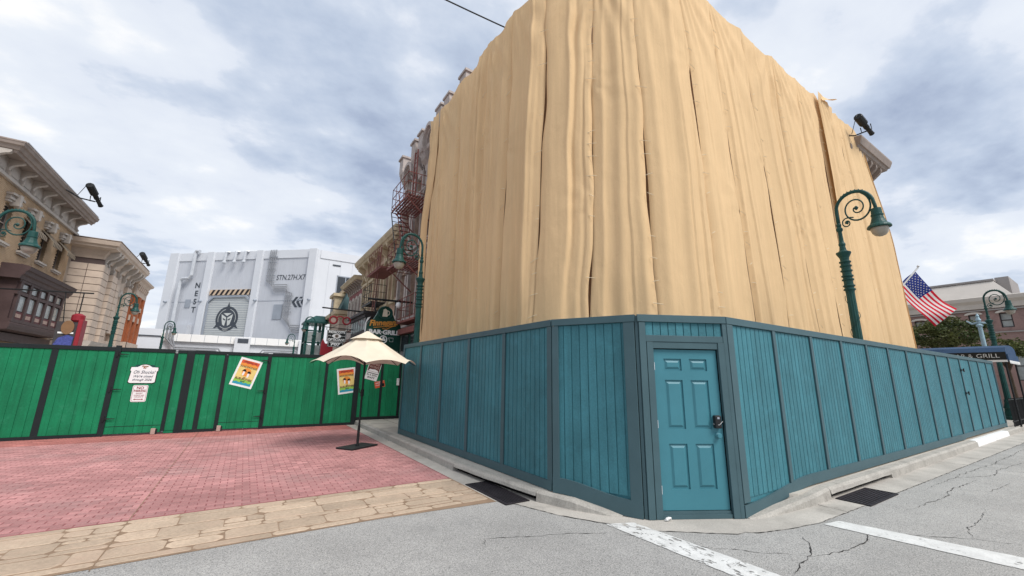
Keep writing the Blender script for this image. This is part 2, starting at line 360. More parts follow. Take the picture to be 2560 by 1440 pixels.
def window(parent, fr, a0, a1, z0, z1, fm, gm='glass_dark', d=-.12, rail=True, mull=0, fw=.06):
    m = MB(); m.fbox(fr, a0, a0+fw, d-.05, d, z0, z1); m.fbox(fr, a1-fw, a1, d-.05, d, z0, z1)
    m.fbox(fr, a0+fw, a1-fw, d-.05, d, z0, z0+fw); m.fbox(fr, a0+fw, a1-fw, d-.05, d, z1-fw, z1)
    if rail: zm = (z0+z1)/2; m.fbox(fr, a0+fw, a1-fw, d-.05, d+.015, zm-fw*.4, zm+fw*.4)
    for k in range(mull): am = a0+(a1-a0)*(k+1)/(mull+1); m.fbox(fr, am-fw*.35, am+fw*.35, d-.05, d+.01, z0+fw, z1-fw)
    w_ = m.build('window', fm, parent)
    g = MB(); g.fbox(fr, a0+.01, a1-.01, d-.07, d-.03, z0+.01, z1-.01); g.build('pane', gm, w_)
    return w_

def sweep(path, prof, side=1):
    """mitred moulding: prof (d, z) swept along the plan path, d towards `side` of travel"""
    P = [Vector((q[0], q[1])) for q in path]; ns = []
    for p0, p1 in zip(P[:-1], P[1:]): t = (p1-p0).normalized(); ns.append(Vector((-t.y, t.x))*side)
    mit = []
    for i in range(len(P)):
        if i == 0: mit.append(ns[0])
        elif i == len(P)-1: mit.append(ns[-1])
        else: s_ = ns[i-1]+ns[i]; mit.append(s_/(1+ns[i-1].dot(ns[i])))
    m = MB(); k = len(prof); vs = []
    for p, q in zip(P, mit):
        for (d, z) in prof: vs.append((p.x+q.x*d, p.y+q.y*d, z))
    fs = [(i*k+j, i*k+(j+1) % k, (i+1)*k+(j+1) % k, (i+1)*k+j) for i in range(len(P)-1) for j in range(k)]
    fs += [tuple(range(k)), tuple((len(P)-1)*k+j for j in range(k))]
    m.add(vs, fs); return m
# ================================================================== the ground
def sheet(name, poly, z, mat, kind='structure', parent=None):
    m = MB(); m.quad(*[(p[0], p[1], z) for p in poly]); o = m.build(name, mat, parent)
    for p in o.data.polygons:
        if p.normal.z < 0: o.data.flip_normals(); break
    if kind and parent is None: o['kind'] = kind
    return o
road = sheet('road', [(-400,-400),(400,-400),(400,400),(-400,400)], 0, 'asphalt')

def resample(pts, step):
    out = []
    for (a, b) in zip(pts[:-1], pts[1:]):
        a, b = Vector(a), Vector(b); n = max(1, int((b-a).length/step))
        out += [a.lerp(b, i/n) for i in range(n)]
    return out + [Vector(pts[-1])]
rc = random.Random(5)
def crack(pts, wd, z=.004, rough=.017):
    P = resample([(x, y, z) for x, y in pts], .05)
    m = MB(); L_ = []; R_ = []
    ox = 0
    for i, p in enumerate(P):
        t = (P[min(i+1, len(P)-1)] - P[max(i-1, 0)]).normalized(); n = Vector((-t.y, t.x, 0))
        ox = ox*.7 + rc.uniform(-rough, rough)
        wv = wd*rc.choice((.12, .3, .45, .6, .9))*min(1, .25+3*min(i, len(P)-1-i)/len(P))
        L_.append(p+n*(ox+wv)); R_.append(p+n*(ox-wv))
    vs = L_+R_; k = len(P)
    m.add(vs, [(i, i+1, k+i+1, k+i) for i in range(k-1)])
    return m.build('crack', 'crack', road)
CR = [
 ([(2.35,4.05),(2.42,4.22),(2.75,4.08),(3.02,3.98),(3.4,3.83),(3.75,3.62)], .007),
 ([(3.75,3.62),(4.0,3.30),(4.3,2.85),(4.62,2.50),(5.05,2.12)], .006),
 ([(5.05,2.12),(5.45,2.02),(5.95,1.95),(6.3,2.05),(6.55,2.2)], .009),
 ([(4.45,2.05),(4.75,2.12),(5.05,2.15),(5.3,2.28),(5.55,2.42)], .010),
 ([(6.55,2.2),(6.75,1.75),(7.2,1.35),(7.5,.95)], .006),
 ([(7.2,1.35),(7.7,1.5),(8.3,1.45),(9.2,1.55)], .005),
 ([(8.0,2.1),(9.2,2.0),(10.2,2.05),(11.6,2.0)], .008),
 ([(10.2,2.05),(10.5,1.7),(11.8,1.6)], .006),
 ([(11.2,2.3),(12.4,1.9),(13.2,1.95),(15,1.8)], .008),
 ([(9.6,2.3),(11.8,2.25),(14,2.15),(17,2.1),(22,2.05)], .007),
 ([(13.2,1.95),(13.6,1.2),(14.5,.9)], .007)]
for c in CR: crack(*c)
# crosswalk lines
def paint(pts, mat):
    P = resample([(x, y, .006) for x, y in pts+pts[:1]], .06)[:-1]
    return sheet('painted_line', [(q.x+rc.uniform(-.006, .006), q.y+rc.uniform(-.006, .006)) for q in P], .006, mat, None, road)
paint([(3.90,3.86),(4.24,3.72),(4.30,2.5),(4.38,-3.5),(3.98,-3.5),(3.93,2.3)], 'worn_paint')
paint([(6.24,2.47),(6.56,2.42),(6.90,.95),(7.25,-3),(6.85,-3),(6.46,.93)], 'fresher_paint')

# concrete gutter apron round the corner
outer = [(3.22,60),(3.22,5.32),(3.38,5.08),(3.62,4.38),(3.88,3.93),(4.27,3.38),(4.74,3.02),(4.98,2.84),(5.12,2.83),(5.22,2.74),(5.75,2.60),(6.28,2.51),(7.28,2.49),(10.2,2.44),(19.7,2.30),(60,2.28)]
inner = [(60,3.3),(6,3.4),(4.6,4.2),(4.0,5.2),(4.0,60)]
gutter = sheet('gutter', outer+inner, .004, 'gutter_concrete')
def edge_line(pts):
    P = resample([(x, y, .0075) for x, y in pts], .06); m = MB(); k = len(P); Ls, Rs = [], []
    for i, p in enumerate(P):
        t = (P[min(i+1, k-1)]-P[max(i-1, 0)]).normalized(); n = Vector((-t.y, t.x, 0)); wv = .006*rc.choice((.1, .25, .5, .8, 1.1)); o_ = rc.uniform(-.006, .006)
        Ls.append(p+n*(o_+wv)); Rs.append(p+n*(o_-wv))
    m.add(Ls+Rs, [(i, i+1, k+i+1, k+i) for i in range(k-1)]); m.build('joint_line', 'crack', gutter)
edge_line(outer[2:16]); edge_line([(7.1,2.5),(7.12,2.85)]); edge_line([(10.4,2.45),(10.4,2.85)]); edge_line([(13.4,2.4),(13.4,2.85)]); edge_line([(3.22,8.2),(3.5,8.2)]); edge_line([(3.22,11.4),(3.5,11.4)])
edge_line([(7.9,2.40),(7.7,2.83)]); edge_line([(9.0,2.4),(8.92,2.83)])

# sidewalk slab behind the kerb, and the far sides
sidewalk = MB()
sidewalk.prism([(3.64,60,.0),(3.64,7.3,.0),(3.70,6.2,.0),(3.84,5.05,.0),(4.02,4.75,.0),(6.9,3.0,.0),(60,3.0,.0),(60,60,.0)], (0, 0, .148))
sidewalk = sidewalk.build('sidewalk', 'sidewalk_concrete'); sidewalk['kind'] = 'structure'
m = MB()
for v in (12.9, 14.2, 15.2): m.box(3.66, v-.006, .1485, 5.4, v+.006, .151)
for u in (4.5,): m.box(u-.006, 11.8, .1485, u+.006, 15.6, .1512)
m.build('joint_line', 'crack', sidewalk)
sw2 = MB(); sw2.box(-40, 16.3, 0, -5.6, 60, .15); sw2 = sw2.build('sidewalk', 'sidewalk_concrete'); sw2['kind'] = 'structure'

# kerb stones
kerb = bpy.data.objects.new('kerb', None); C.objects.link(kerb); kerb['kind'] = 'structure'; ORG['kerb'] = Vector((0, 0, 0))
def kerb_run(pts, inlet=False, mat='kerb_concrete', wd=.16, side=1):
    """pts: (x, y, top z) along the street face; the stone lies on the `side` of the direction of travel"""
    P = [Vector(p) for p in pts]; m = MB(); rows = []
    lo = .075 if inlet else -.02
    for i, p in enumerate(P):
        t = (P[min(i+1, len(P)-1)]-P[max(i-1, 0)]); t.z = 0; t.normalize(); n = Vector((-t.y, t.x, 0))*side
        h = p.z; b = Vector((p.x, p.y, 0)); j = rc.uniform(-.006, .006)
        rows.append([b+n*(j)+Vector((0,0,lo)), b+n*(.012+j)+Vector((0,0,max(lo,h-.035))), b+n*.045+Vector((0,0,h)), b+n*wd+Vector((0,0,h+.002)), b+n*wd+Vector((0,0,lo))])
    k = 5; vs = [q for r in rows for q in r]
    fs = [(i*k+q, i*k+(q+1) % k, (i+1)*k+(q+1) % k, (i+1)*k+q) for i in range(len(rows)-1) for q in range(k)]
    fs += [tuple(range(k)), tuple((len(rows)-1)*k+q for q in range(k))]
    m.add(vs, fs); o = m.build('kerb_stone', mat, kerb)
    if inlet:
        v = MB(); a, b = P[0], P[-1]; t = (b-a); t.z = 0; t.normalize(); n = Vector((-t.y, t.x, 0))*side
        v.hexa([a+n*.1+Vector((0,0,-a.z+.001)), b+n*.1+Vector((0,0,-b.z+.001)), b+n*.155+Vector((0,0,-b.z+.001)), a+n*.155+Vector((0,0,-a.z+.001)),
                a+n*.1+Vector((0,0,-a.z+.09)), b+n*.1+Vector((0,0,-b.z+.09)), b+n*.155+Vector((0,0,-b.z+.09)), a+n*.155+Vector((0,0,-a.z+.09))])
        v.build('inlet_throat', 'dark_void', kerb)
    return o
def dens(a, b, n): return [tuple(Vector(a).lerp(Vector(b), i/n)) for i in range(n+1)]
v = 40.
while v > 12: kerb_run(dens((3.5,v,.152), (3.5,v-3.0,.152), 8)); v -= 3.006
kerb_run(dens((3.5,v,.152), (3.5,7.35,.152), 10)); 
kerb_run(dens((3.5,7.344,.15), (3.56,6.3,.15), 8), True)
kerb_run(dens((3.562,6.294,.15), (3.70,5.02,.15), 8), True)
kerb_run(dens((3.70,5.0,.152), (3.90,4.48,.13), 5)+dens((3.93,4.42,.12), (4.12,4.06,.055), 5)+[(4.24,3.90,.014)])
kerb_run([(5.62,3.0,.012)]+dens((5.85,2.94,.035), (6.95,2.86,.12), 8), )
kerb_run(dens((6.955,2.86,.121), (7.62,2.85,.165), 6))
kerb_run(dens((7.626,2.85,.165), (10.3,2.84,.165), 14), True)
u = 10.306
while u < 40:
    e_ = u+2.4; wh = 16.9 < u < 21
    kerb_run(dens((u,2.84,.16), (e_,2.83,.16), 8), mat='white_paint' if wh else 'kerb_concrete'); u = e_+.006
# drain grates
def grate(loc, lu, lv, along, label):
    g = thing('drain_grate', label, 'drain grate', loc, 'kerbside drain grates'); x0, y0 = loc[0]-lu/2, loc[1]-lv/2
    m = MB(); m.box(x0, y0, .0045, x0+lu, y0+lv, .006); m.build('pit', 'dark_void', g)
    m = MB()
    for (a, b, c, d) in ((x0,y0,x0+lu,y0+.025),(x0,y0+lv-.025,x0+lu,y0+lv),(x0,y0+.025,x0+.025,y0+lv-.025),(x0+lu-.025,y0+.025,x0+lu,y0+lv-.025)): m.box(a, b, .0065, c, d, .018)
    m.build('frame', 'iron', g)
    n = 9; bar = MB()
    if along == 'y':
        for k in range(n): x = x0+.025+(lu-.05)*(k+.5)/n; b = MB(); b.box(x-.011, y0+.026, .0065, x+.011, y0+lv-.026, .016); b.build('bar', 'iron', g)
    else:
        for k in range(n): y = y0+.025+(lv-.05)*(k+.5)/n; b = MB(); b.box(x0+.026, y-.011, .0065, x0+lu-.026, y+.011, .016); b.build('bar', 'iron', g)
grate((3.445,5.70,0), .40, 1.24, 'y', 'dark iron drain grate between the flagstone strip and the broken kerb')
grate((8.30,2.63,0), 1.2, .42, 'x', 'dark iron drain grate in the right gutter below the kerb slot')

# brick paving
plaza = sheet('brick_plaza', [(-14,6.84),(3.22,6.84),(3.22,16),(-14,16)], .003, 'paver_grout')
ORG['brick_plaza'] = Vector((0, 0, 0))
def cham_box(lx, ly, h, c):
    m = MB(); x, y = lx/2, ly/2
    m.add([(-x,-y,0),(x,-y,0),(x,y,0),(-x,y,0),(-x+c,-y+c,h),(x-c,-y+c,h),(x-c,y-c,h),(-x+c,y-c,h)], [(4,5,6,7),(0,1,5,4),(1,2,6,5),(2,3,7,6),(3,0,4,7)]); return m
PL, PW = .20, .10
bricks = []
row = 0; y = 6.87
while y < 15.55:
    x = 3.20 - (PL/2 if row % 2 else 0)
    if row % 2: bricks.append((3.20-PL/4+.0, y+PW/2, PL/2))
    while x > -7.2:
        cx = x-PL/2
        if not (abs(cx+.92) < .006): bricks.append((cx, y+PW/2, PL))
        x -= PL
    y += PW; row += 1
from bpy_extras.object_utils import world_to_camera_view
bpy.context.view_layer.update()
def seen(p, mg=.0):
    c = world_to_camera_view(scene, cam, Vector(p)); return -mg < c.x < 1+mg and -mg < c.y < 1+mg and c.z > 0
paver_me = cham_box(PL-.012, PW-.013, .0032, .003).mesh('brick', 'paver')
vis = [b for b in bricks if b[2] == PL and seen((b[0], b[1], 0)) and abs(b[0]+.92) > .11]
vis.sort(key=lambda b: (b[0]**2+b[1]**2)); near = set((b[0], b[1]) for b in vis[:300])
for b in vis[:300]: inst('brick', paver_me, (b[0]+rc.uniform(-.002, .002), b[1]+rc.uniform(-.0015, .0015), .0032), plaza, rot=(0, 0, rc.uniform(-.012, .012)))
for nm, sel, mt in (('bricks_far', lambda b: b[1] < 14.35, 'paver'), ('bricks_by_fence', lambda b: b[1] >= 14.35, 'paver_red')):
    m = MB(); tones = []
    for b in bricks:
        if (b[0], b[1]) in near or not sel(b): continue
        parts = [(b[0]-b[2]/2, b[0]+b[2]/2)]
        if parts[0][0] < -.92 < parts[0][1]: parts = [(parts[0][0], -.918), (-.922, parts[0][1])]
        for (p0, p1) in parts:
            if p1-p0 < .03: continue
            mm = cham_box(p1-p0-.012, PW-.013, .0032+rc.uniform(-.0008, .0008), .003)
            cx = (p0+p1)/2+rc.uniform(-.003, .003); tones += [rc.gauss(0, .10)]*8
            m.add([(vx+cx, vy+b[1]+rc.uniform(-.0006, .0006), vz+.0032) for vx, vy, vz in mm.v], mm.f)
    o = m.build('paving_bricks', mt, plaza, kind='stuff'); at_ = o.data.attributes.new('tone', 'FLOAT', 'POINT'); at_.data.foreach_set('value', tones)
m = MB(); m.box(-.924, 6.86, .0031, -.916, 15.5, .0052); m.build('control_joint', 'border_grout', plaza)

# flagstone strip
strip = sheet('flagstone_strip', [(-14,5.34),(1.6,5.42),(3.22,5.30),(3.22,6.84),(-14,6.84)], .0032, 'border_grout')
ORG['flagstone_strip'] = Vector((0, 0, 0))
rs = random.Random(21)
def flag(x0, x1, y0, y1, h):
    g = .005; x0 += g; x1 -= g; y0 += .010; y1 -= .010
    if x1-x0 < .03 or y1-y0 < .03: return
    cut = min(.05, (y1-y0)*.3)
    j = lambda: rs.uniform(-.010, .010)
    P = []
    for (px, py, dx, dy) in ((x0,y0,1,1),(x1,y0,-1,1),(x1,y1,-1,-1),(x0,y1,1,-1)):
        c = cut*rs.uniform(.1, 1.5)
        if (dx > 0) == (dy > 0): P += [(px+j()*.5, py+dy*c), (px+dx*c, py+j()*.4)]
        else: P += [(px+dx*c, py+j()*.4), (px+j()*.5, py+dy*c)]
    n = len(P); cx, cy = (x0+x1)/2, (y0+y1)/2; b = .010
    lo = [(p[0], p[1], .0034) for p in P]
    hi = [(p[0]+(b if p[0] < cx else -b), p[1]+(b if p[1] < cy else -b)*.8, h) for p in P]
    m = MB(); m.add(lo+hi, [tuple(range(n, 2*n))]+[(i, (i+1) % n, n+(i+1) % n, n+i) for i in range(n)])
    m.build('stone', 'border_stone', strip)
def flag_cut(x0, x1, y0, y1, h):
    if x0 < -.92 < x1: flag(x0, -.918, y0, y1, h); flag(-.922, x1, y0, y1, h)
    else: flag(x0, x1, y0, y1, h)
def course(y0, y1, lmin, lmax, splits=.0):
    x = 3.20
    while x > -6.5:
        nx = x-rs.uniform(lmin, lmax); nx = -.92 if abs(nx+.92) < .16 else nx; h = .0072+rs.uniform(-.0015, .003); ya, yb = y0+rs.uniform(-.01, .01), y1
        if rs.random() < splits:
            ym = ya+(yb-ya)*rs.choice((.32, .66)); flag_cut(nx, x, ya, ym, h)
            if rs.random() < .6 and not nx < -.92 < x: xm = nx+(x-nx)*rs.uniform(.4, .6); flag_cut(nx, xm, ym, yb, h); flag_cut(xm, x, ym, yb, h)
            else: flag_cut(nx, x, ym, yb, h)
        else: flag_cut(nx, x, ya, yb, h)
        x = nx
course(5.45, 5.59, .35, .75); course(5.59, 5.93, .40, .85, .35); course(5.93, 6.05, .3, .6); course(6.05, 6.36, .35, .7, .3); course(6.36, 6.70, .4, .8, .45); course(6.70, 6.84, .35, .65)
m = MB(); m.box(-.924, 5.36, .0033, -.916, 6.84, .006); m.build('control_joint', 'border_grout', strip)

# ================================================================== green fence
GV = 15.6
fence = thing('plywood_fence', 'long green board fence with dark battens closing the brick street', 'fence', (-1, GV, 0))
fr = frame_v(GV, -1)
gates = [(-3.0, -1.80), (-.50, .60)]
def gplank(a0, a1, z0, z1, parent):
    n = max(1, round((a1-a0)/.205)); wd = (a1-a0)/n
    for k in range(n):
        b0, b1 = a0+k*wd+.0015, a0+(k+1)*wd-.0015; c = .003
        m = MB(); p = [fr(b0,0,z0), fr(b1,0,z0), fr(b1,0,z1), fr(b0,0,z1), fr(b0+c,.012,z0), fr(b1-c,.012,z0), fr(b1-c,.012,z1), fr(b0+c,.012,z1)]
        m.add(p, [(4,5,6,7),(0,1,5,4),(1,2,6,5),(2,3,7,6),(3,0,4,7)]); m.build('plank', 'green_panel', parent)
spans = [(-6.7,-5.45),(-5.45,-4.27),(-4.27,-3.03),(-3.0,-1.80),(-1.74,-1.42),(-1.42,-1.03),(-1.03,-.54),(-.50,.60),(.66,2.40),(2.40,3.42)]
for (a0, a1) in spans:
    gate = (a0, a1) in gates
    b = MB(); b.fbox(fr, a0, a1, -.02, -.001, .05 if gate else .02, 2.36); b = b.build('gate' if gate else 'panel', 'green_panel', fence)
    gplank(a0+.012, a1-.012, .06 if gate else .09, 2.33, b)
    if gate:
        t = MB(); t.fbox(fr, a0+.02, a1-.02, .0125, .018, .245, .255); t.build('kick_seam', 'green_trim', b)
for (a0, a1) in ((3.52,4.33),(4.33,5.0),(5.0,6.1)):
    b = MB(); b.fbox(fr, a0, a1, -.02, -.001, .16, 2.44); b = b.build('panel', 'green_panel', fence); gplank(a0+.012, a1-.012, .22, 2.40, b)
for (u, wd, z0, z1, dp) in ((-5.45,.13,0.08,2.28,.03),(-4.27,.13,.08,2.28,.03),(-3.05,.12,0,2.44,.05),(-1.77,.09,.08,2.28,.03),(-1.42,.19,0,2.37,.045),(-1.03,.12,.08,2.28,.03),(-.53,.10,.05,2.28,.03),(.64,.11,0,2.36,.045),(2.40,.09,.08,2.28,.03),(3.44,.17,.0,2.40,.055),(4.33,.09,.26,2.34,.03),(5.02,.09,.26,2.34,.03)):
    m = MB(); m.fbox(fr, u-wd/2, u+wd/2, .013, dp, z0, z1); m.build('batten', 'green_trim', fence, bevel=.004)
for (a0, a1, z0, z1) in ((-6.7,-3.11,2.285,2.39),(-2.99,-1.80,2.285,2.39),(-1.74,-1.515,2.285,2.37),(-1.325,.58,2.285,2.38),(.70,3.35,2.285,2.39),(3.53,6.1,2.345,2.45),(-6.7,-3.11,.0,.085),(-1.325,-.585,.0,.085),(.70,3.35,.0,.085),(3.53,6.1,.15,.255)):
    m = MB(); m.fbox(fr, a0, a1, .013, .036, z0, z1); m.build('rail', 'green_trim', fence, bevel=.004)
def hinge(u, z, sgn, parent):
    m = MB(); m.prism([fr(u,.056,z+.02), fr(u+sgn*.22,.056,z+.007), fr(u+sgn*.22,.056,z-.007), fr(u,.056,z-.02)], Vector(fr(0,.008,0))-Vector(fr(0,0,0)))
    m.fbox(fr, u-.035*sgn, u-.001*sgn, .051, .070, z-.075, z+.075); m.tube([fr(u-.002*sgn,.066,z-.06), fr(u-.002*sgn,.066,z+.06)], .011, 6)
    m.build('hinge', 'black_metal', parent)
for z in (2.20, 1.24, .46): hinge(-3.03, z, 1, fence); hinge(.62, z-.06, -1, fence)
for (u, nm, lb) in ((-1.95, 'wood_block', 'short pale wood block at the foot of the fence gate with the closed sign'), (-.44, 'wood_block', 'short pale wood block under the gate with the tilted poster')):
    b = thing(nm, lb, 'block', (u, GV-.09, 0)); m = MB(); m.box(u-.055, GV-.12, 0.011, u+.045, GV-.05, .17); m.build('block_body', 'wood_block', b, bevel=.006)
    m = MB(); m.box(u+.05, GV-.11, .011, u+.085, GV-.06, .15); m.build('cane_bolt', 'black_metal', b)
pb = thing('white_box', 'small white tag box on the green fence beside the teal wall', 'box', (4.93, GV-.05, 1.5)); m = MB(); m.fbox(fr, 4.90, 4.99, .032, .075, 1.36, 1.62); m.build('box_body', 'sign_white', pb, bevel=.005); m = MB(); m.fbox(fr, 4.915, 4.975, .076, .08, 1.56, 1.60); m.build('lid_seam', 'plastic_grey', pb)

# signs on the fence
A = (1, 0, 0)
sg = thing('closed_sign', 'white shaped board reading Oh Shucks We are closed', 'sign', (-2.41, GV-.02, 1.65))
def outline(pts, cx, cz): return [fr(cx+x, .018, cz+z) for x, z in pts]
arch = [(.13*cos(t), .05+.205+.06*sin(t)) for t in [i*pi/8 for i in range(9)]]
prof = [(-.30,-.20),(-.26,-.225),(.22,-.225),(.27,-.20),(.275,.10),(.30,.12),(.29,.21),(.16,.215)]+[(.13*cos(t), .215+.07*sin(t)) for t in [i*pi/8 for i in range(9)]][1:-1]+[(-.16,.215),(-.29,.21),(-.30,.12),(-.275,.10)]
m = MB(); m.prism(outline(prof, -2.41, 1.64), (0, -.016, 0)); m.build('board', 'sign_white', sg)
m = MB(); m.prism([fr(-2.41+x*1.06, .013, 1.64+z*1.06) for x, z in prof], (0, -.0045, 0)); m.build('border_edge', 'sign_black', sg)
for sx in (-1, 1): m = MB(); m.prism([fr(-2.41+sx*.10,.014,1.855), fr(-2.41+sx*.22,.014,1.86), fr(-2.41+sx*.21,.014,1.91), fr(-2.41+sx*.13,.014,1.925)], (0, -.01, 0)); m.build('leaf_ornament', 'lamp_green', sg)
lettering('Oh Shucks!', .125, 'ink_grey', sg, (-2.41, GV-.0365, 1.715), A, shear=.35, width=.47)
lettering("We're closed", .095, 'ink_grey', sg, (-2.42, GV-.0365, 1.60), A, shear=.35, width=.42)
lettering('through 2026.', .085, 'ink_grey', sg, (-2.42, GV-.0365, 1.505), A, shear=.35, width=.42)
lettering('Oyster\nBar', .05, 'ink_brown', sg, (-2.41, GV-.0365, 1.86), A, shear=.3, bold=.002, width=.15)
np_ = thing('no_parking_sign', 'small white and red NO PARKING sign below the closed board', 'sign', (-2.42, GV-.02, 1.12))
def rrect(cx, cz, w_, h_, r, d):
    P = []
    for (sx, sz, a0) in ((1,1,0),(-1,1,pi/2),(-1,-1,pi),(1,-1,3*pi/2)):
        for i in range(5): t = a0+i*pi/8; P.append(fr(cx+sx*(w_/2-r)+r*cos(t), d, cz+sz*(h_/2-r)+r*sin(t)))
    return P
m = MB(); m.prism(rrect(-2.42, 1.125, .33, .46, .04, .016), (0, -.005, 0)); m.build('plate', 'sign_white', np_)
m = MB(); a_ = rrect(-2.42, 1.125, .30, .43, .035, .0215); b_ = rrect(-2.42, 1.125, .284, .414, .03, .0215); n = len(a_)
m.add(a_+b_, [(i, (i+1) % n, n+(i+1) % n, n+i) for i in range(n)]); m.build('border_line', 'sign_red', np_)
lettering('NO', .10, 'sign_red', np_, (-2.42, GV-.024, 1.275), A, bold=.002, ext=.001)
lettering('PARKING', .085, 'sign_red', np_, (-2.42, GV-.024, 1.195), A, bold=.002, width=.25, ext=.001)
lettering('EXCEPT', .042, 'sign_red', np_, (-2.42, GV-.024, 1.125), A, ext=.001); lettering('SUNDAYS AND', .040, 'sign_red', np_, (-2.42, GV-.024, 1.075), A, ext=.001, width=.22); lettering('HOLIDAYS', .042, 'sign_red', np_, (-2.42, GV-.024, 1.03), A, ext=.001)
m = MB(); m.add([fr(-2.42+x, .0222, .965+z) for x, z in ((-.11,0),(-.07,.022),(-.07,.009),(.07,.009),(.07,.022),(.11,0),(.07,-.022),(.07,-.009),(-.07,-.009),(-.07,-.022))], [tuple(range(10))]); m.build('arrow', 'sign_red', np_)

def poster(cx, cz, w_, h_, tilt, label, kind):
    p = thing('poster', label, 'poster', (cx, GV-.015, cz)); ct, st = cos(tilt), sin(tilt)
    def q(x, z, d): return fr(cx+x*ct-z*st, d, cz+x*st+z*ct)
    ad, ud = (ct, 0, st), (-st, 0, ct)
    def rect(nm, x0, x1, z0, z1, d, mat, n=1, wav=0):
        m = MB(); 
        if not wav: m.prism([q(x0,z0,d), q(x1,z0,d), q(x1,z1,d), q(x0,z1,d)], (0, -.0012, 0))
        else:
            K = 14; lo = [q(x0+(x1-x0)*i/K, z0+(wav*sin(i*1.7+z0*30) if 0 < 1 else 0), d) for i in range(K+1)]; hi = [q(x0+(x1-x0)*i/K, z1, d) for i in range(K+1)]
            m.prism(lo+hi[::-1], (0, -.0012, 0))
        return m.build(nm, mat, p)
    if kind == 'band':
        rect('paper', -w_/2, w_/2, -h_/2, h_/2, .0145, 'sign_white'); W = w_*.41; H = h_*.43
        rect('print_band', -W, W, -H, H, .0162, 'print_blue')
        rect('print_band', -W, W, -H*.80, H, .0176, 'print_green', wav=.014)
        rect('print_band', -W, W, -H*.58, H, .0190, 'print_yellow', wav=.012)
        rect('print_band', -W, W, H*.52, H, .0204, 'print_orange', wav=.014)
        rect('print_band', -W, W, H*.74, H, .0218, 'print_red', wav=.014)
        m = MB(); m.prism([q(.13*cos(t), H*.05+.13*sin(t), .0204) for t in [i*pi/10 for i in range(20)]], (0, -.0012, 0)); m.build('print_disc', 'print_orange', p)
        for (sx, sz) in ((-.07, .03), (.07, -.005)):
            m = MB(); m.prism([q(sx+.030*cos(t), sz-.055+.075*sin(t), .0218) for t in [i*pi/6 for i in range(12)]], (0, -.001, 0)); m.build('print_blot', 'sign_white', p)
            m = MB(); m.prism([q(sx+x, sz+z, .0230) for x, z in ((-.075,.01),(-.045,.025),(-.035,.065),(.03,.07),(.042,.03),(.075,.012),(.0,.0))], (0, -.001, 0)); m.build('print_blot', 'sign_black', p)
        def tx(s_, z, sz, wd, mt='print_maroon'): o = q(0, z, .0232); lettering(s_, sz, mt, p, o, ad, ud, bold=.002, width=wd, ext=.0006)
        tx('APPEARING LIVE', H*.85, .07, W*1.5); tx('JAKE AND ELWOOD BLUES', H*.47, .085, W*1.85); tx('THE', -H*.40, .04, .06); tx('BLUES BROTHERS', -H*.53, .085, W*1.8, 'sign_black'); tx('BAND', -H*.72, .04, .12, 'lamp_green')
    elif kind == 'oak':
        rect('paper', -w_/2, w_/2, -h_/2, h_/2, .0145, 'sign_white'); rect('print_band', -w_*.46, w_*.46, -h_*.14, h_*.46, .0162, 'print_maroon')
        rect('print_band', -w_*.46, w_*.46, -h_*.22, -h_*.19, .0162, 'sign_black')
        def tx(s_, z, sz, wd, mt): lettering(s_, sz, mt, p, q(0, z, .0182), ad, ud, bold=.002, width=wd, ext=.0006)
        tx('KING', h_*.20, .12, w_*.7, 'wood_block'); tx('WORKS', h_*.06, .12, w_*.8, 'wood_block'); tx('N. 4. 20TH', -h_*.29, .085, w_*.8, 'sign_black'); tx('EXIT', -h_*.40, .075, w_*.6, 'sign_black')
        m = MB(); m.prism([q(x*w_, z*h_, .0176) for x, z in ((-.4,-.13),(.42,-.13),(.36,-.05),(.1,-.02),(-.1,-.04),(-.3,-.04))], (0, -.001, 0)); m.build('print_blot', 'sign_white', p)
    else:
        rect('paper', -w_/2, w_/2, -h_/2, h_/2, .0145, 'print_red')
        def tx(s_, x, z, sz, wd): lettering(s_, sz, 'sign_white', p, q(x, z, .0165), ad, ud, bold=.001, width=wd, ext=.0006)
        tx('DINING', -w_*.18, h_*.2, .055, w_*.45); tx('IS OPEN', -w_*.18, -h_*.12, .045, w_*.45); tx('THIS WAY', w_*.1, h_*.4, .03, w_*.6)
        rect('print_patch', w_*.18, w_*.44, -h_*.42, h_*.06, .0162, 'sign_black')
    return p
poster(.045, 1.735, .62, .88, radians(-15), 'rainbow band poster tilted clockwise on the fence gate', 'band')
poster(3.10, 1.52, .62, .89, radians(8.5), 'rainbow band poster left of the umbrella pole', 'band')
poster(4.02, 1.96, .46, .84, radians(-14), 'dark red and white poster half hidden under the umbrella canopy', 'oak')
poster(4.28, 1.40, .37, .235, radians(12), 'small red flyer on the fence right of the umbrella pole', 'flyer')

# ================================================================== patio umbrella
ux, uy = 2.53, 10.73
um = thing('patio_umbrella', 'cream canvas patio umbrella with black pole on a square base', 'umbrella', (ux, uy, 0))
m = MB(); rot = Matrix.Rotation(radians(33), 3, 'Z')
def ru(x, y, z): p = rot @ Vector((x, y, 0)); return (ux+p.x, uy+p.y, z)
m.hexa([ru(-.42,-.26,.0108), ru(.42,-.26,.0108), ru(.42,.26,.0108), ru(-.42,.26,.0108), ru(-.42,-.26,.045), ru(.42,-.26,.045), ru(.42,.26,.045), ru(-.42,.26,.045)]); m.build('base_plate', 'black_metal', um, bevel=.006)
m = MB(); m.lathe([(.045,.046),(.045,.075),(.033,.08),(.033,.5)], (ux, uy, 0), 12); m.build('base_sleeve', 'black_metal', um, smooth=False)
m = MB(); m.lathe([(.024,.4),(.024,2.74)], (ux, uy, 0), 12); m.build('pole', 'black_metal', um, smooth=False)
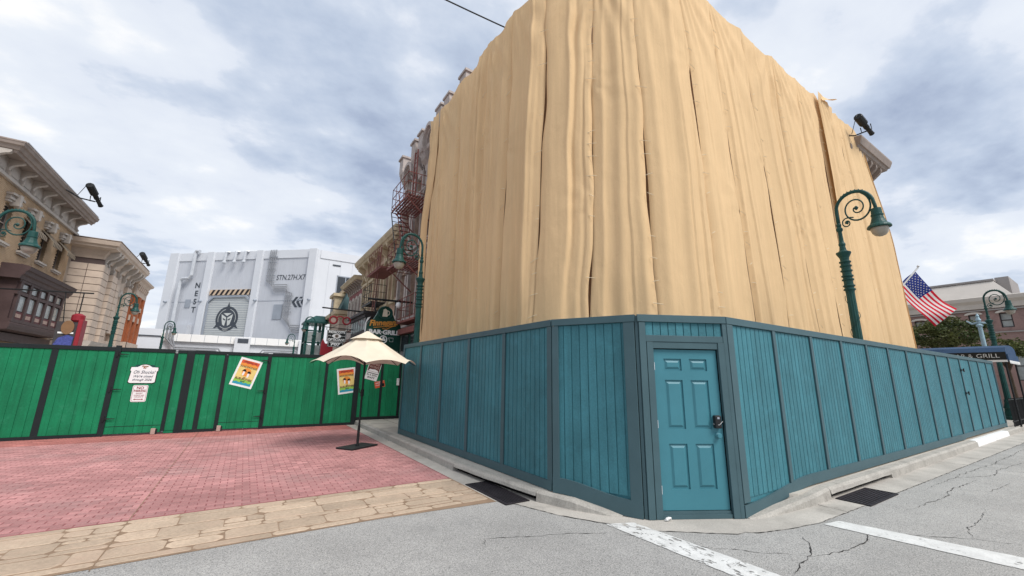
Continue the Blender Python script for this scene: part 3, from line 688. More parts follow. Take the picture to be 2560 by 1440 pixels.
m = MB(); m.lathe([(.03,1.2),(.042,1.22),(.042,1.36),(.03,1.38)], (ux, uy, 0), 12); m.tube([(ux-.04,uy-.03,1.3),(ux-.09,uy-.07,1.3),(ux-.10,uy-.08,1.40)], .010, 6); m.build('crank', 'black_metal', um)
R_, NS, ANG0 = 1.28, 8, radians(-57)
def canopy(r0_, r1_, z0_, z1_, nr, sag, hem):
    vs = []; fs = []; per = 10; n = NS*per
    for i in range(nr+1):
        t = i/nr
        for k in range(n):
            f = (k % per)/per; a = ANG0+2*pi*(k/n); s_ = 4*f*(1-f)
            ch = cos(pi/NS)/cos(pi*2/NS*(f-.5)) if True else 1
            r = (r0_+(r1_-r0_)*t)*ch
            z = z0_+(z1_-z0_)*(t**.9) - sag*s_*sin(pi*min(1, t*.95)) + hem*s_*(t**4)*(.8+.4*sin(k//per*2.3))
            vs.append((ux+r*cos(a), uy+r*sin(a), z))
    fs = [(i*n+k, i*n+(k+1) % n, (i+1)*n+(k+1) % n, (i+1)*n+k) for i in range(nr) for k in range(n)]
    m = MB(); m.add(vs, fs); return m
canopy(.16, R_, 2.74, 2.0, 18, .03, .135).build('canopy', 'canvas', um, smooth=True)
canopy(.02, .42, 2.84, 2.615, 5, .012, .01).build('vent_cap', 'canvas', um, smooth=True)
m = MB(); m.lathe([(.03,2.80),(.035,2.84),(.02,2.88),(.008,2.90)], (ux, uy, 0), 10); m.build('finial', 'black_metal', um)
for k in range(NS):
    a = ANG0+2*pi*k/NS; m = MB(); m.tube([(ux+.04*cos(a),uy+.04*sin(a),2.655),(ux+R_*.5*cos(a),uy+R_*.5*sin(a),2.315),(ux+R_*.97*cos(a),uy+R_*.97*sin(a),1.992)], .009, 6); m.build('rib', 'black_metal', um)
    m = MB(); m.tube([(ux+.04*cos(a),uy+.04*sin(a),2.02),(ux+.62*cos(a),uy+.62*sin(a),2.34)], .008, 6); m.build('strut', 'black_metal', um)

# ================================================================== teal hoarding
HT = 2.603
def hoarding_run(root, fr, panels, zb, npl, wide_first=None, fine=999, pl_w=.122):
    """panels: list of (a0, a1) between battens; zb(a) = bottom edge"""
    for i, (a0, a1) in enumerate(panels):
        b = MB(); b.fbox(fr, a0, a1, -.03, -.012, max(zb(a0), zb(a1))+.03, HT-.02); b = b.build('panel', 'teal_panel', root)
        z0 = max(zb(a0), zb(a1))+.10; z1 = HT-.11
        n = round((a1-a0-.08)/pl_w); wd = (a1-a0-.08)/n
        if i < fine:
            for k in range(n):
                b0, b1 = a0+.04+k*wd+.005, a0+.04+(k+1)*wd-.005; c = .003
                m = MB(); p = [fr(b0,-.011,z0), fr(b1,-.011,z0), fr(b1,-.011,z1), fr(b0,-.011,z1), fr(b0+c,0,z0), fr(b1-c,0,z0), fr(b1-c,0,z1), fr(b0+c,0,z1)]
                m.add(p, [(4,5,6,7),(0,1,5,4),(1,2,6,5),(2,3,7,6),(3,0,4,7)]); m.build('plank', 'teal_panel', b)
        else:
            m = MB()
            for k in range(n):
                b0, b1 = a0+.04+k*wd+.005, a0+.04+(k+1)*wd-.005; c = .003
                p = [fr(b0,-.011,z0), fr(b1,-.011,z0), fr(b1,-.011,z1), fr(b0,-.011,z1), fr(b0+c,0,z0), fr(b1-c,0,z0), fr(b1-c,0,z1), fr(b0+c,0,z1)]
                m.add(p, [(4,5,6,7),(0,1,5,4),(1,2,6,5),(2,3,7,6),(3,0,4,7)])
            m.build('grooved_boards', 'teal_panel', b, kind='stuff')
def batten(root, fr, a, wd, zb, d1=.026, name='batten', z1=None):
    m = MB(); m.fbox(fr, a-wd/2, a+wd/2, .0005, d1, zb, HT-.105 if z1 is None else z1); m.build(name, 'teal_trim', root, bevel=.003)
def toprail(root, fr, a0, a1):
    m = MB(); m.fbox(fr, a0, a1, .0005, .030, HT-.10, HT); m.build('top_rail', 'teal_trim', root, bevel=.003)
    m = MB(); m.fbox(fr, a0, a1, -.06, .0, HT-.005, HT+.001); m.build('cap', 'teal_trim', root)
def botrail(root, fr, a0, a1, zb, hgt=.17, n=8):
    m = MB()
    for k in range(n):
        b0, b1 = a0+(a1-a0)*k/n, a0+(a1-a0)*(k+1)/n
        m.hexa([fr(b0,.0005,zb(b0)), fr(b1,.0005,zb(b1)), fr(b1,.028,zb(b1)), fr(b0,.028,zb(b0)), fr(b0,.0005,zb(b0)+hgt), fr(b1,.0005,zb(b1)+hgt), fr(b1,.028,zb(b1)+hgt), fr(b0,.028,zb(b0)+hgt)])
    m.build('bottom_rail', 'teal_trim', root)
def sstep(x, a, b): t = max(0, min(1, (x-a)/(b-a))); return t*t*(3-2*t)
# right run, along X at Y = 3.094
RV, RX0 = 3.094, 5.60
hr = thing('hoarding_wall', 'teal boarded construction wall running right from the door', 'wall', (12, RV, 0), 'teal construction walls')
fr_r = frame_v(RV, -1); zbr = lambda a: .006+.165*sstep(a, 5.7, 7.6)
posts = [5.578+1.3755+1.3305*n for n in range(14)]
edges = [RX0]+posts+[24.26]
hoarding_run(hr, fr_r, list(zip(edges[:-1], edges[1:])), zbr, 10, fine=5)
for i, a in enumerate(posts): batten(hr, fr_r, a, .09 if i != 8 else .12, zbr(a)+.10)
batten(hr, fr_r, RX0+.075, .15, .18); batten(hr, fr_r, 24.2, .12, .2)
for a0, a1 in ((RX0, posts[3]), (posts[3]+.002, posts[7]), (posts[7]+.002, posts[10]), (posts[10]+.002, 24.26)): toprail(hr, fr_r, a0, a1)
botrail(hr, fr_r, RX0, 7.62, zbr, .15, 10); botrail(hr, fr_r, 7.622, posts[8], zbr, .149, 2); botrail(hr, fr_r, posts[8]+.002, 24.26, lambda a: .20, .12, 2)
g = posts[9]
for z in (2.15, 1.45):
    m = MB(); m.fbox(fr_r, g-.10, g+.14, .027, .05, z-.02, z+.02); m.fbox(fr_r, g+.06, g+.12, .05, .075, z-.06, z+.05); m.build('latch', 'black_metal', hr)
# end return of the right run
m = MB(); m.box(24.262, RV-.02, .16, 24.30, 5.0, HT); m.build('end_panel', 'teal_panel', hr)
# left run: first panel at an angle, then straight along Y
hl = thing('hoarding_wall', 'darker teal boarded construction wall running left beside the kerb', 'wall', (3.9, 8, 0), 'teal construction walls')
def frame_ab(A_, B_):
    A_, B_ = Vector(A_), Vector(B_); t = (B_-A_).normalized(); n = Vector((t.y, -t.x, 0))
    if n.dot(-A_) < 0: n = -n
    return (lambda a, d, z: tuple(A_+t*a+n*d+Vector((0, 0, z)))), (B_-A_).length
c0, c1, c2 = (4.452,3.720,0), (3.883,4.836,0), (3.818,11.597,0)
fr_a, la = frame_ab(c0, c1); fr_b, lb = frame_ab(c1, c2)
zba = lambda a: .008+.14*sstep(a, .15, 1.15); zbb = lambda a: .158
hoarding_run(hl, fr_a, [(0.03, la-.02)], zba, 9); pw = lb/5
hoarding_run(hl, fr_b, [(pw*k+(.03 if k == 0 else 0), pw*(k+1)) for k in range(5)], zbb, 10)
batten(hl, fr_a, .085, .15, .16); batten(hl, fr_a, la-.055, .10, .26); batten(hl, fr_b, .055, .10, .27)
for k in range(1, 5): batten(hl, fr_b, pw*k, .09, .27)
batten(hl, fr_b, lb-.045, .09, .27)
toprail(hl, fr_a, 0.0, la); toprail(hl, fr_b, .012, pw*2.5); toprail(hl, fr_b, pw*2.5+.002, lb)
botrail(hl, fr_a, .01, la-.002, zba, .20, 8); botrail(hl, fr_b, .012, lb, zbb, .13, 4)
m = MB(); p = [fr_b(lb+.001,.02,.155), fr_b(lb+.03,.02,.155), fr_b(lb+.03,-1.3,.155), fr_b(lb+.001,-1.3,.155)]; m.prism(p, (0, 0, HT-.16)); m.build('end_panel', 'teal_panel', hl)
# corner with the door
d0, d1 = Vector((4.47,3.69,0)), Vector((5.585,3.095,0))
fr_d, ld = frame_ab(d0, d1)
hd = thing('door_hoarding', 'narrow teal corner section with a six panel door', 'wall', tuple((d0+d1)/2), 'teal construction walls')
s0 = .205; s1 = s0+.914; top = .0995+2.03
for a, wd in ((.055,.09),(.155,.09),(s1+.06,.10),(ld-.02,.06)):
    m = MB(); m.fbox(fr_d, a-wd/2, a+wd/2, -.03, .022 if a != .155 else .016, .006, HT-.105 if a in (.055, ld-.02) else top+.10); m.build('post', 'teal_trim', hd, bevel=.003)
m = MB(); m.fbox(fr_d, .101, ld-.052, -.03, .018, top+.102, top+.19); m.build('header', 'teal_trim', hd, bevel=.003)
m = MB(); m.fbox(fr_d, s0-.004, s1+.009, -.05, .010, top+.012, top+.10); m.build('door_head', 'teal_trim', hd, bevel=.003)
m = MB(); m.fbox(fr_d, -.01, ld+.01, .0005, .030, HT-.10, HT); m.build('top_rail', 'teal_trim', hd, bevel=.003)
b = MB(); b.fbox(fr_d, .1, ld-.05, -.03, -.014, top+.19, HT-.02); b = b.build('panel', 'teal_panel', hd)
k = 10; wd = (ld-.16)/k
for i in range(k):
    m = MB(); m.fbox(fr_d, .105+i*wd+.006, .105+(i+1)*wd-.006, -.0135, -.002, top+.191, HT-.102); m.build('plank', 'teal_panel', b)
m = MB(); m.fbox(fr_d, s0, s1, -.06, .004, .006, .055); m.fbox(fr_d, s0, s1, -.06, -.012, .0555, .092); m.build('threshold', 'teal_trim', hd)
# door leaf: slab with six sunk mouldings and raised fields
DZ = .0995
door = MB(); DD = -.03
cols = [(s0+.15, s0+.40), (s0+.515, s0+.765)]; rowsz = [(DZ+.245, DZ+.80), (DZ+.985, DZ+1.62), (DZ+1.745, DZ+1.905)]
holes = [(c[0], c[1], r[0], r[1]) for c in cols for r in rowsz]
fd = lambda a, d, z: fr_d(a, d+DD, z)
wall_skin(door, fd, s0+.003, s1-.003, DZ, top, holes, .018)
for (a0, a1, z0, z1) in holes: door.quad(fd(a0,-.018,z0), fd(a1,-.018,z0), fd(a1,-.018,z1), fd(a0,-.018,z1))
door.fbox(fd, s0+.003, s1-.003, -.045, -.0181, DZ, top)
door = door.build('door', 'teal_door', hd)
for (a0, a1, z0, z1) in holes:
    m = MB(); o_, i_ = .022, .05
    P = [fd(a0+o_,-.0178,z0+o_), fd(a1-o_,-.0178,z0+o_), fd(a1-o_,-.0178,z1-o_), fd(a0+o_,-.0178,z1-o_), fd(a0+i_,-.002,z0+i_), fd(a1-i_,-.002,z0+i_), fd(a1-i_,-.002,z1-i_), fd(a0+i_,-.002,z1-i_)]
    m.add(P, [(4,5,6,7),(0,1,5,4),(1,2,6,5),(2,3,7,6),(3,0,4,7)]); m.build('door_panel', 'teal_door', door)
m = MB(); m.fbox(fd, s1-.135, s1-.045, .001, .065, DZ+1.0, DZ+1.165); m.build('lock_box', 'black_metal', door, bevel=.012)
m = MB(); m.fbox(fd, s1-.105, s1-.075, .0655, .067, DZ+1.12, DZ+1.145); m.build('lock_label', 'nest_blue_grey', door)
m = MB(); m.tube([fd(s1-.15,.03,DZ+1.055), fd(s1-.09,.072,DZ+1.045), fd(s1-.03,.06,DZ+1.09)], .003, 5); m.build('lock_wire', 'plastic_grey', door)
n_ = Vector(fr_d(0,1,0))-Vector(fr_d(0,0,0)); cc = Vector(fd(s1-.085, .0, DZ+.905))
m = MB(); m.tube([cc, cc+n_*.012, cc+n_*.02, cc+n_*.05, cc+n_*.058], [.036,.036,.022,.034,.026], 14); m.build('knob', 'teal_door', door, smooth=False)
for z in (DZ+.25, DZ+1.05, DZ+1.80):
    m = MB(); m.tube([fr_d(s0-.004,.004,z-.05), fr_d(s0-.004,.004,z+.05)], .009, 6); m.build('hinge', 'pipe_metal', hd)
m = MB(); m.prism([(4.452,3.722,.006),(4.472,3.688,.006),(4.56,3.72,.006),(4.53,3.79,.006)], (0, 0, HT-.02)); m.build('corner_post', 'teal_trim', hd)
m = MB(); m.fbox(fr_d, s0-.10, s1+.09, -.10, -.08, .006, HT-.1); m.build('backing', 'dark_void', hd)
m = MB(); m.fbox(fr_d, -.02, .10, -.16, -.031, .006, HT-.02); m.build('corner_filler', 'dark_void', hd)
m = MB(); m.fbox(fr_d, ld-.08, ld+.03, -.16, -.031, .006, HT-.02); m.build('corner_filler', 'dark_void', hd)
# scrap of clear plastic at the door foot
sc = MB(); sc.tube([fr_d(.20,.05,.012), fr_d(.215,.07,.03), fr_d(.24,.075,.045), fr_d(.27,.06,.042), fr_d(.285,.045,.02)], [.012,.02,.016,.01,.004], 6)
sc = sc.build('plastic_scrap', 'sign_white'); tag(sc, 'crumpled white plastic scrap at the foot of the door post', 'litter')
# ================================================================== corner building under wraps
cb = thing('corner_building', 'corner building wrapped in tan cloth with brown bracketed cornice end showing', 'building', (14, 12, 0))
m = MB(); m.prism([(6.0,11.6,.15),(6.0,7.5,.15),(7.75,5.75,.15),(24.0,5.75,.15),(24.0,22,.15),(6.9,22,.15),(6.9,11.6,.15)], (0, 0, 12.28)); m.build('wall', 'tan_stone', cb)
frc = frame_v(5.75, -1)
prof = [(d, z+.4) for d, z in [(0,10.7),(.18,10.7),(.22,11.0),(.30,11.1),(.75,11.32),(.80,11.42),(.86,11.44),(.95,11.72),(.95,11.80),(0,11.86)]]
sweep([(21.0,5.749),(24.002,5.749),(24.002,12)], prof, -1).build('cornice', 'brown_trim', cb)
for k in range(7):
    a = 20.4+k*.6; br = MB(); br.prism([(a,5.75-d,z+.4) for d, z in ((.0,10.3),(.12,10.35),(.2,10.6),(.3,10.75),(.62,11.0),(.70,11.12),(.70,11.3),(0,11.3))], (.16, 0, 0)); br.build('bracket', 'brown_trim', cb)
m = MB(); m.fbox(frc, 23.55, 23.98, 0, .10, .15, 10.8); m.build('pilaster', 'brown_trim', cb)
m = MB(); m.fbox(frc, 23.45, 24.05, 0, .2, 10.801, 11.09); m.build('capital', 'brown_trim', cb)

# ------------------------------------------------------------------ the scrim
scrim = thing('building_scrim', 'tall tan cloth sheets laced together and draped over the corner building', 'cloth cover', (6.4, 6.2, 0))
raw = [(5.42,14.95)]+[(5.42,v) for v in (12,9.6,8.2)]+[(5.48,7.55),(5.72,7.0),(6.3,6.35),(6.9,5.72),(7.35,5.38),(7.9,5.16),(8.6,5.1)]+[(u,5.1) for u in (10,14,18,21,24.5)]
pp = [Vector((x, y)) for x, y in raw]
for _ in range(2):
    q = [pp[0]]
    for a, b in zip(pp[:-1], pp[1:]): q += [a.lerp(b, .25), a.lerp(b, .75)]
    pp = q+[pp[-1]]
cum = [0]
for a, b in zip(pp[:-1], pp[1:]): cum.append(cum[-1]+(b-a).length)
SL = cum[-1]
import bisect
def path(s):
    s = max(0, min(SL-1e-6, s)); i = bisect.bisect_right(cum, s)-1; f = (s-cum[i])/max(1e-9, cum[i+1]-cum[i])
    p = pp[i].lerp(pp[i+1], f); t0 = (pp[min(i+1, len(pp)-1)]-pp[i])
    return p, t0
def pathn(s):
    p, _ = path(s); a, _ = path(max(0, s-.25)); b, _ = path(min(SL-1e-5, s+.25)); t = (b-a).normalized()
    return p, Vector((t.y, -t.x)) if Vector((t.y, -t.x)).dot(-p) > 0 else Vector((-t.y, t.x)), t
def s_of(pt):
    best = min(range(len(pp)-1), key=lambda i: (pp[i]-Vector(pt)).length); 
    a, b = pp[max(0, best-1)], pp[min(len(pp)-1, best+1)]; t = (b-a); f = max(0, min(1, (Vector(pt)-a).dot(t)/t.length_squared)); return cum[max(0, best-1)]+(cum[min(len(pp)-1, best+1)]-cum[max(0, best-1)])*f
# seams: (plan point at the top, at mid height, at the bottom)
SE = [((5.42,13.95),(5.42,13.95),(5.42,13.75)), ((5.42,12.0),(5.42,11.95),(5.42,11.8)), ((5.42,10.0),(5.42,10.1),(5.42,10.0)), ((5.42,8.45),(5.42,8.75),(5.42,9.0)), ((5.5,7.1),(5.5,7.3),(5.45,7.6)),
      ((6.45,6.15),(6.32,6.30),(6.2,6.45)), ((7.15,5.50),(7.22,5.45),(7.28,5.40)), ((8.5,5.1),(8.9,5.1),(8.8,5.1)), ((10.0,5.1),(10.38,5.1),(10.56,5.1)), ((11.8,5.1),(12.25,5.1),(12.25,5.1)),
      ((13.85,5.1),(13.98,5.1),(14.3,5.1)), ((15.55,5.1),(15.75,5.1),(15.9,5.1)), ((17.15,5.1),(17.1,5.1),(16.5,5.1)), ((19.2,5.1),(19.7,5.1),(19.75,5.1))]
SS = [tuple(s_of(p) for p in se) for se in SE]
ZT, ZB = 12.55, 1.2
rf = random.Random(77)
def seam_0(i, t):
    a, b, c = SS[i]; return a*(1-t)*(1-2*t)+4*b*t*(1-t)+c*t*(2*t-1)
def seam_s(i, t):            # t: 0 at the top, 1 at the bottom
    return seam_0(i, t)+.020*sin(t*9+i*1.7)+.009*sin(t*25+i*3.1)
def end_s(t): return s_of((21.9, 5.1))+1.75*sstep(t, 0, .45)-.15*t
def top_z(s):
    k = bisect.bisect(TOPS, s); a = TOPS[max(0, k-1)]; b = TOPS[min(len(TOPS)-1, k)]
    f = (s-a)/(b-a) if b > a else 0
    return ZT - .16*(4*f*(1-f)) - .04*sin(s*2.1) + (.12 if s > s_of((8.6,5.1)) else 0)
TOPS = [0]+[x[0] for x in SS]+[s_of((20.6,5.1)), SL]
class Sheet:
    def __init__(s, i):
        s.broad = [(rf.uniform(.03, .07), rf.uniform(.7, 1.4), rf.uniform(0, 6.28), rf.uniform(-.5, .5)), (rf.uniform(.010, .028), rf.uniform(1.8, 3.0), rf.uniform(0, 6.28), rf.uniform(-.6, .6))]
        s.creases = [(rf.uniform(.08, .92), rf.uniform(-.18, .18), rf.uniform(.035, .09), rf.choice((-1, 1, 1))*rf.uniform(.02, .06), rf.choice((0, 0, rf.uniform(.1, .5))), rf.uniform(.75, 1.25)) for _ in range(rf.randint(2, 4))]
        s.pleats = [(rf.uniform(.12, .88), rf.uniform(-.10, .10), rf.choice((-1, 1))*rf.uniform(.02, .055), rf.uniform(.14, .4), rf.uniform(-.2, .5), rf.uniform(.6, 1.4)) for _ in range(rf.randint(1, 2))]
        s.edge = (rf.uniform(.004, .014), rf.uniform(-.015, -.003))
        s.fan = [(rf.choice((0, 1)), rf.uniform(.6, 1.3), rf.uniform(7, 11), 0)]
        s.hem = (rf.uniform(.2, .8), rf.uniform(6, 10), rf.uniform(.3, 1))
        s.pinch = [(rf.choice((0, 1)), rf.uniform(.12, .8)) for _ in range(1)]
    def off(s, x, t, wdt):
        d = 0; wn = sstep(x, 0, .14)*(1-sstep(x, .86, 1))
        for (A_, k, ph, dr) in s.broad: d += A_*sin(2*pi*k*x*max(1, wdt/1.7)+ph+dr*t*3)*(.4+.6*t)*wn
        for (c, sl, w_, A_, t0, t1) in s.creases:
            g_ = sstep(t, t0-.08, t0+.12)*(1-sstep(t, t1-.12, t1+.18))
            if g_ > 0: u_ = (x-(c+sl*(t-t0)))*wdt/w_; d += A_*g_*math.exp(-u_*u_*.6)*sstep(x, 0, .06)*(1-sstep(x, .94, 1))
        for (c, sl, A_, w_, t0, t1) in s.pleats:
            g_ = sstep(t, t0-.1, t0+.15)*(1-sstep(t, t1-.15, t1+.15)); u_ = (x-(c+sl*t))*wdt
            if A_ < 0: u_ = -u_
            if g_ > 0 and -.012 < u_ < w_: d += abs(A_)*g_*sstep(u_, -.012, .012)*(1-sstep(u_, 0, w_))*sstep(x, 0, .05)*(1-sstep(x, .95, 1))
        fall = math.exp(-t*4.5)*(1-math.exp(-t*22))
        for (xc, am, fq, ph) in s.fan:
            d += .034*am*fall*sin(fq*math.atan2((x-xc)*wdt, .3+t*5)*2)
        fb = math.exp(-(1-t)*5)
        d += .05*s.hem[2]*fb*wn*sin(s.hem[1]*math.atan2((x-s.hem[0])*wdt, .35+(1-t)*5)*2)
        for (xc, tc) in s.pinch:
            dx = (x-xc)*wdt; dt = (t-tc)*11; rr = math.sqrt(dx*dx+dt*dt)
            if rr < 1.4: d += .04*math.exp(-rr*2.6)*sin(7*math.atan2(dt, dx+.02))*min(1, rr*6)
        e0, e1 = x*wdt, (1-x)*wdt; rc0 = .045+.025*sin(t*6+s.broad[0][2]*3)
        return d+.05*sin(pi*x)*sin(pi*min(1, t*1.1))-(rc0*math.exp(-e0/.055)+rc0*math.exp(-e1/.055))*sstep(t, .0, .05)
def flare(t): return .10+.36*t*t
def cloth(i, sl, sr, nz=80, dx=.024, zb=ZB, base=0, name='cloth_sheet', ztop=None, sh=None, lift=(0, 0), gain=1):
    sh = sh or Sheet(i); wmid = sr(.5)-sl(.5); n = max(6, int(wmid/dx)); vs = []
    for j in range(nz+1):
        t = j/nz; a, b = sl(t), sr(t)
        for k in range(n+1):
            x = k/n; s_ = a+(b-a)*x; p, nn, _ = pathn(s_)
            zt = (ztop if ztop else top_z(s_)); z = zt-(zt-zb)*t
            d = base+flare(t)*(.4 if s_ > s_of((8.6,5.1)) else .25)+sh.off(x, t, b-a)*gain+lift[0]*max(0, 1-x*5)+lift[1]*max(0, 1-(1-x)*5)
            vs.append((p.x+nn.x*d, p.y+nn.y*d, z))
    m = MB(); W_ = n+1
    m.add(vs, [(j*W_+k, j*W_+k+1, (j+1)*W_+k+1, (j+1)*W_+k) for j in range(nz) for k in range(n)])
    return m.build(name, 'scrim_cloth', scrim, smooth=True, recalc=False)
def slit(i, t):       # how far the front sheet falls short of covering the seam
    return (.026*sin(t*7+i*2.3)+.026*sin(t*19+i*4.1)+.012*sin(t*43+i)+(.055 if i >= 9 else .045 if i < 6 else .022))*sstep(t, .10, .20)-.03*(1-sstep(t, .10, .20))
for i in range(1, len(SS)+1):
    fl_ = i-1 < 5                                      # on the left face the nearer sheet lies on top
    sl = (lambda t, i=i, f=fl_: seam_s(i-1, t)-((.010-slit(i, t)) if f else .004))
    if i < len(SS): f2 = i < 5; sr = (lambda t, i=i, f=f2: seam_s(i, t)+(.004 if f else .008-slit(i+1, t)))
    else: sr = end_s
    cloth(i, sl, sr, base=0, lift=((.006, -.012) if fl_ else (-.006, .004)) if (i < 5 or i > 5) else (.012, .012), gain=1.35 if i < 5 else .85 if i < 8 else .9)
# leftmost strip leaning open, with a second layer behind it
s14 = SS[0]
cloth(0, lambda t: .02+.10*sin(pi*t)*0+.28*0, lambda t: seam_s(0, t)-.05-.62*(sstep(t, .16, .45)-sstep(t, .80, .97)), base=.05)
cloth(50, lambda t: .1, lambda t: seam_s(0, t)+.9, base=-.10, ztop=11.9)
# the overlapping flap on the right: a loose fold of cloth hanging in front
fl0 = s_of((17.2,5.1))
cloth(60, lambda t: fl0-.05-1.0*sstep(t, .75, 1.0)*.6+.05*sin(t*7), lambda t: fl0+1.15-.2*t+.08*sin(t*5), base=.14, zb=2.2)
# the end wrap round the far side
m = MB(); vs = []; nz, n = 50, 14
for j in range(nz+1):
    t = j/nz; s_ = end_s(t); p, nn, tt = pathn(s_); zt = top_z(s_); z = zt-(zt-ZB)*t
    for k in range(n+1):
        x = k/n; d = flare(t)*.4+.02; bul = .22*sin(x*pi*.9)*(.3+t); vs.append((p.x+bul, p.y-d+1.3*x, z))
m.add(vs, [(j*(n+1)+k, j*(n+1)+k+1, (j+1)*(n+1)+k+1, (j+1)*(n+1)+k) for j in range(nz) for k in range(n)]); m.build('cloth_sheet', 'scrim_cloth', scrim, smooth=True)
# loose top corner of the flap, curling over the edge
m = MB(); p, nn, tt = pathn(fl0+.35); z0 = top_z(fl0+.35); vs = []
for j in range(5):
    for k in range(5): u_, v_ = j/4, k/4; vs.append((p.x-.25+.85*u_, p.y-.16-.22*sin(u_*1.6)*v_-.08*v_, z0+.06-.34*v_*(1-.55*u_)+.10*u_-.05*sin(v_*3)))
m.add(vs, [(j*5+k, j*5+k+1, (j+1)*5+k+1, (j+1)*5+k) for j in range(4) for k in range(4)]); m.build('cloth_flap', 'scrim_cloth', scrim, smooth=True)
# lacing ties over the seams
for i in range(1, len(SS)):
    t = rf.uniform(.08, .2)
    while t < .84:
        m = MB()
        s_ = seam_s(i, t); p, nn, tt = pathn(s_); d = flare(t)*(.4 if s_ > s_of((8.6,5.1)) else .25)+.055
        zt = top_z(s_); z = zt-(zt-ZB)*t; l = rf.uniform(.06, .16); dz = rf.uniform(-.05, .05)
        m.tube([(p.x+nn.x*(d-.015)-tt.x*l, p.y+nn.y*(d-.015)-tt.y*l, z+dz), (p.x+nn.x*d, p.y+nn.y*d, z), (p.x+nn.x*(d-.01)+tt.x*l*.7, p.y+nn.y*(d-.01)+tt.y*l*.7, z-dz*.5)], .0065, 4)
        t += rf.choice((.03, .045, .045, .09, .13)); m.build('tie', 'tie_string', scrim)
# ================================================================== street lamps
def make_lamp(label):
    r = local_thing('street_lamp', label, 'street lamp', (0, 0, 0), 'green crook-neck street lamps')
    m = MB(); m.lathe([(.30,0),(.30,.12),(.26,.16),(.24,.5),(.26,.54),(.22,.62),(.17,.8),(.19,.84),(.145,.95)], n=16); m.build('base', 'lamp_green', r)
    m = MB(); m.lathe([(.13,.94),(.118,2.0),(.105,3.72)], n=24, flute=.10); m.build('shaft', 'lamp_green', r)
    m = MB(); pr = [(.105,3.70)]
    for z in (3.74, 3.83, 3.98, 4.07, 4.2, 4.32, 4.42): pr += [(.110,z),(.142,z+.02),(.142,z+.045),(.112,z+.06)]
    pr += [(.105,4.5),(.115,4.56),(.165,4.64),(.18,4.67),(.18,4.695),(.13,4.71),(.085,4.75),(.07,4.85),(.085,4.88),(.085,4.91),(.065,4.95),(.058,4.98)]
    m.lathe(pr, n=20); m.build('ringed_collar', 'lamp_green', r, smooth=False)
    m = MB(); m.lathe([(.058,4.97),(.05,5.22),(.078,5.25),(.085,5.28),(.078,5.31),(.052,5.34),(.065,5.38),(.065,5.41),(.045,5.44)], n=14); m.build('upper_post', 'lamp_green', r)
    R = .44; cx, cz = R, 5.74
    P = [(0,0,5.42),(0,0,5.6)]+[(cx-R*cos(t), 0, cz+R*.92*sin(t)) for t in [i*pi/14 for i in range(15)]]+[(2*R+.015,0,5.66),(2*R+.02,0,5.55)]
    m = MB(); m.tube(P, [.046]*4+[.044]*(len(P)-4), 10); m.build('crook_arm', 'lamp_green', r, smooth=True)
    m = MB(); P = []
    for i in range(46):
        t = i/45; a = radians(58)-t*radians(620); q_ = .36*(1-t)**.9+.05; P.append((cx+.035*min(1, t*4)+q_*cos(a)*.93, 0, cz-.02*min(1, t*4)+q_*sin(a)*.93))
    m.tube(P, [.024-.008*i/45 for i in range(46)], 7); m.build('scrollwork', 'lamp_green', r, smooth=True)
    m = MB(); P = []
    for i in range(26):
        t = i/25; a = radians(75)+t*radians(500); q_ = .105*(1-t)+.022; P.append((cx-.235+q_*cos(a), 0, cz-.335+q_*sin(a)))
    m.tube([(cx-.06, 0, cz-.235), (cx-.14, 0, cz-.215)]+P, .016, 6); m.build('small_scroll', 'lamp_green', r, smooth=True)
    m = MB(); m.lathe([(.001,-.055),(.03,-.04),(.058,0),(.03,.04),(.001,.055)], (cx+.035, 0, cz-.02), 8); m.build('rosette', 'lamp_green', r)
    m = MB(); m.lathe([(.001,-.04),(.03,-.02),(.034,.02),(.001,.04)], (cx-.225, 0, cz-.335), 8); m.build('rosette', 'lamp_green', r)
    for k in range(7):
        a = radians(125-k*11); m = MB(); m.lathe([(.001,-.025),(.02,-.005),(.016,.015),(.001,.03)], (cx+(R+.035)*cos(a), 0, cz+(R*.92+.035)*sin(a)), 5); m.build('leaf_bud', 'lamp_green', r)
    bx = 2*R+.02
    m = MB(); m.lathe([(.05,5.60),(.115,5.58),(.12,5.55),(.125,5.44),(.14,5.43),(.14,5.40),(.128,5.38),(.15,5.30),(.19,5.21),(.255,5.16),(.27,5.13),(.27,5.11),(.22,5.105)], (bx, 0, 0), 20); m.build('lamp_shade', 'lamp_green', r, smooth=False)
    m = MB(); m.lathe([(.205,5.107),(.20,5.05),(.17,4.98),(.12,4.93),(.05,4.905),(.005,4.90)], (bx, 0, 0), 18); m.build('globe', 'lamp_globe', r, smooth=True)
    # ribbon of wire wound round the shaft
    m = MB(); m.tube([(.135*cos(a*1.0), .135*sin(a*1.0), 2.3+a*.13) for a in [i*.35 for i in range(30)]], .008, 4); m.build('wound_cable', 'lamp_green', r)
    return r
lamp = make_lamp('large green crook lamp standing before the right side of the tan cloth')
lamp.scale = (.8, .8, .976); lamp.location = (11.55, 3.36, .148); lamp.rotation_euler = (0, 0, radians(-90))
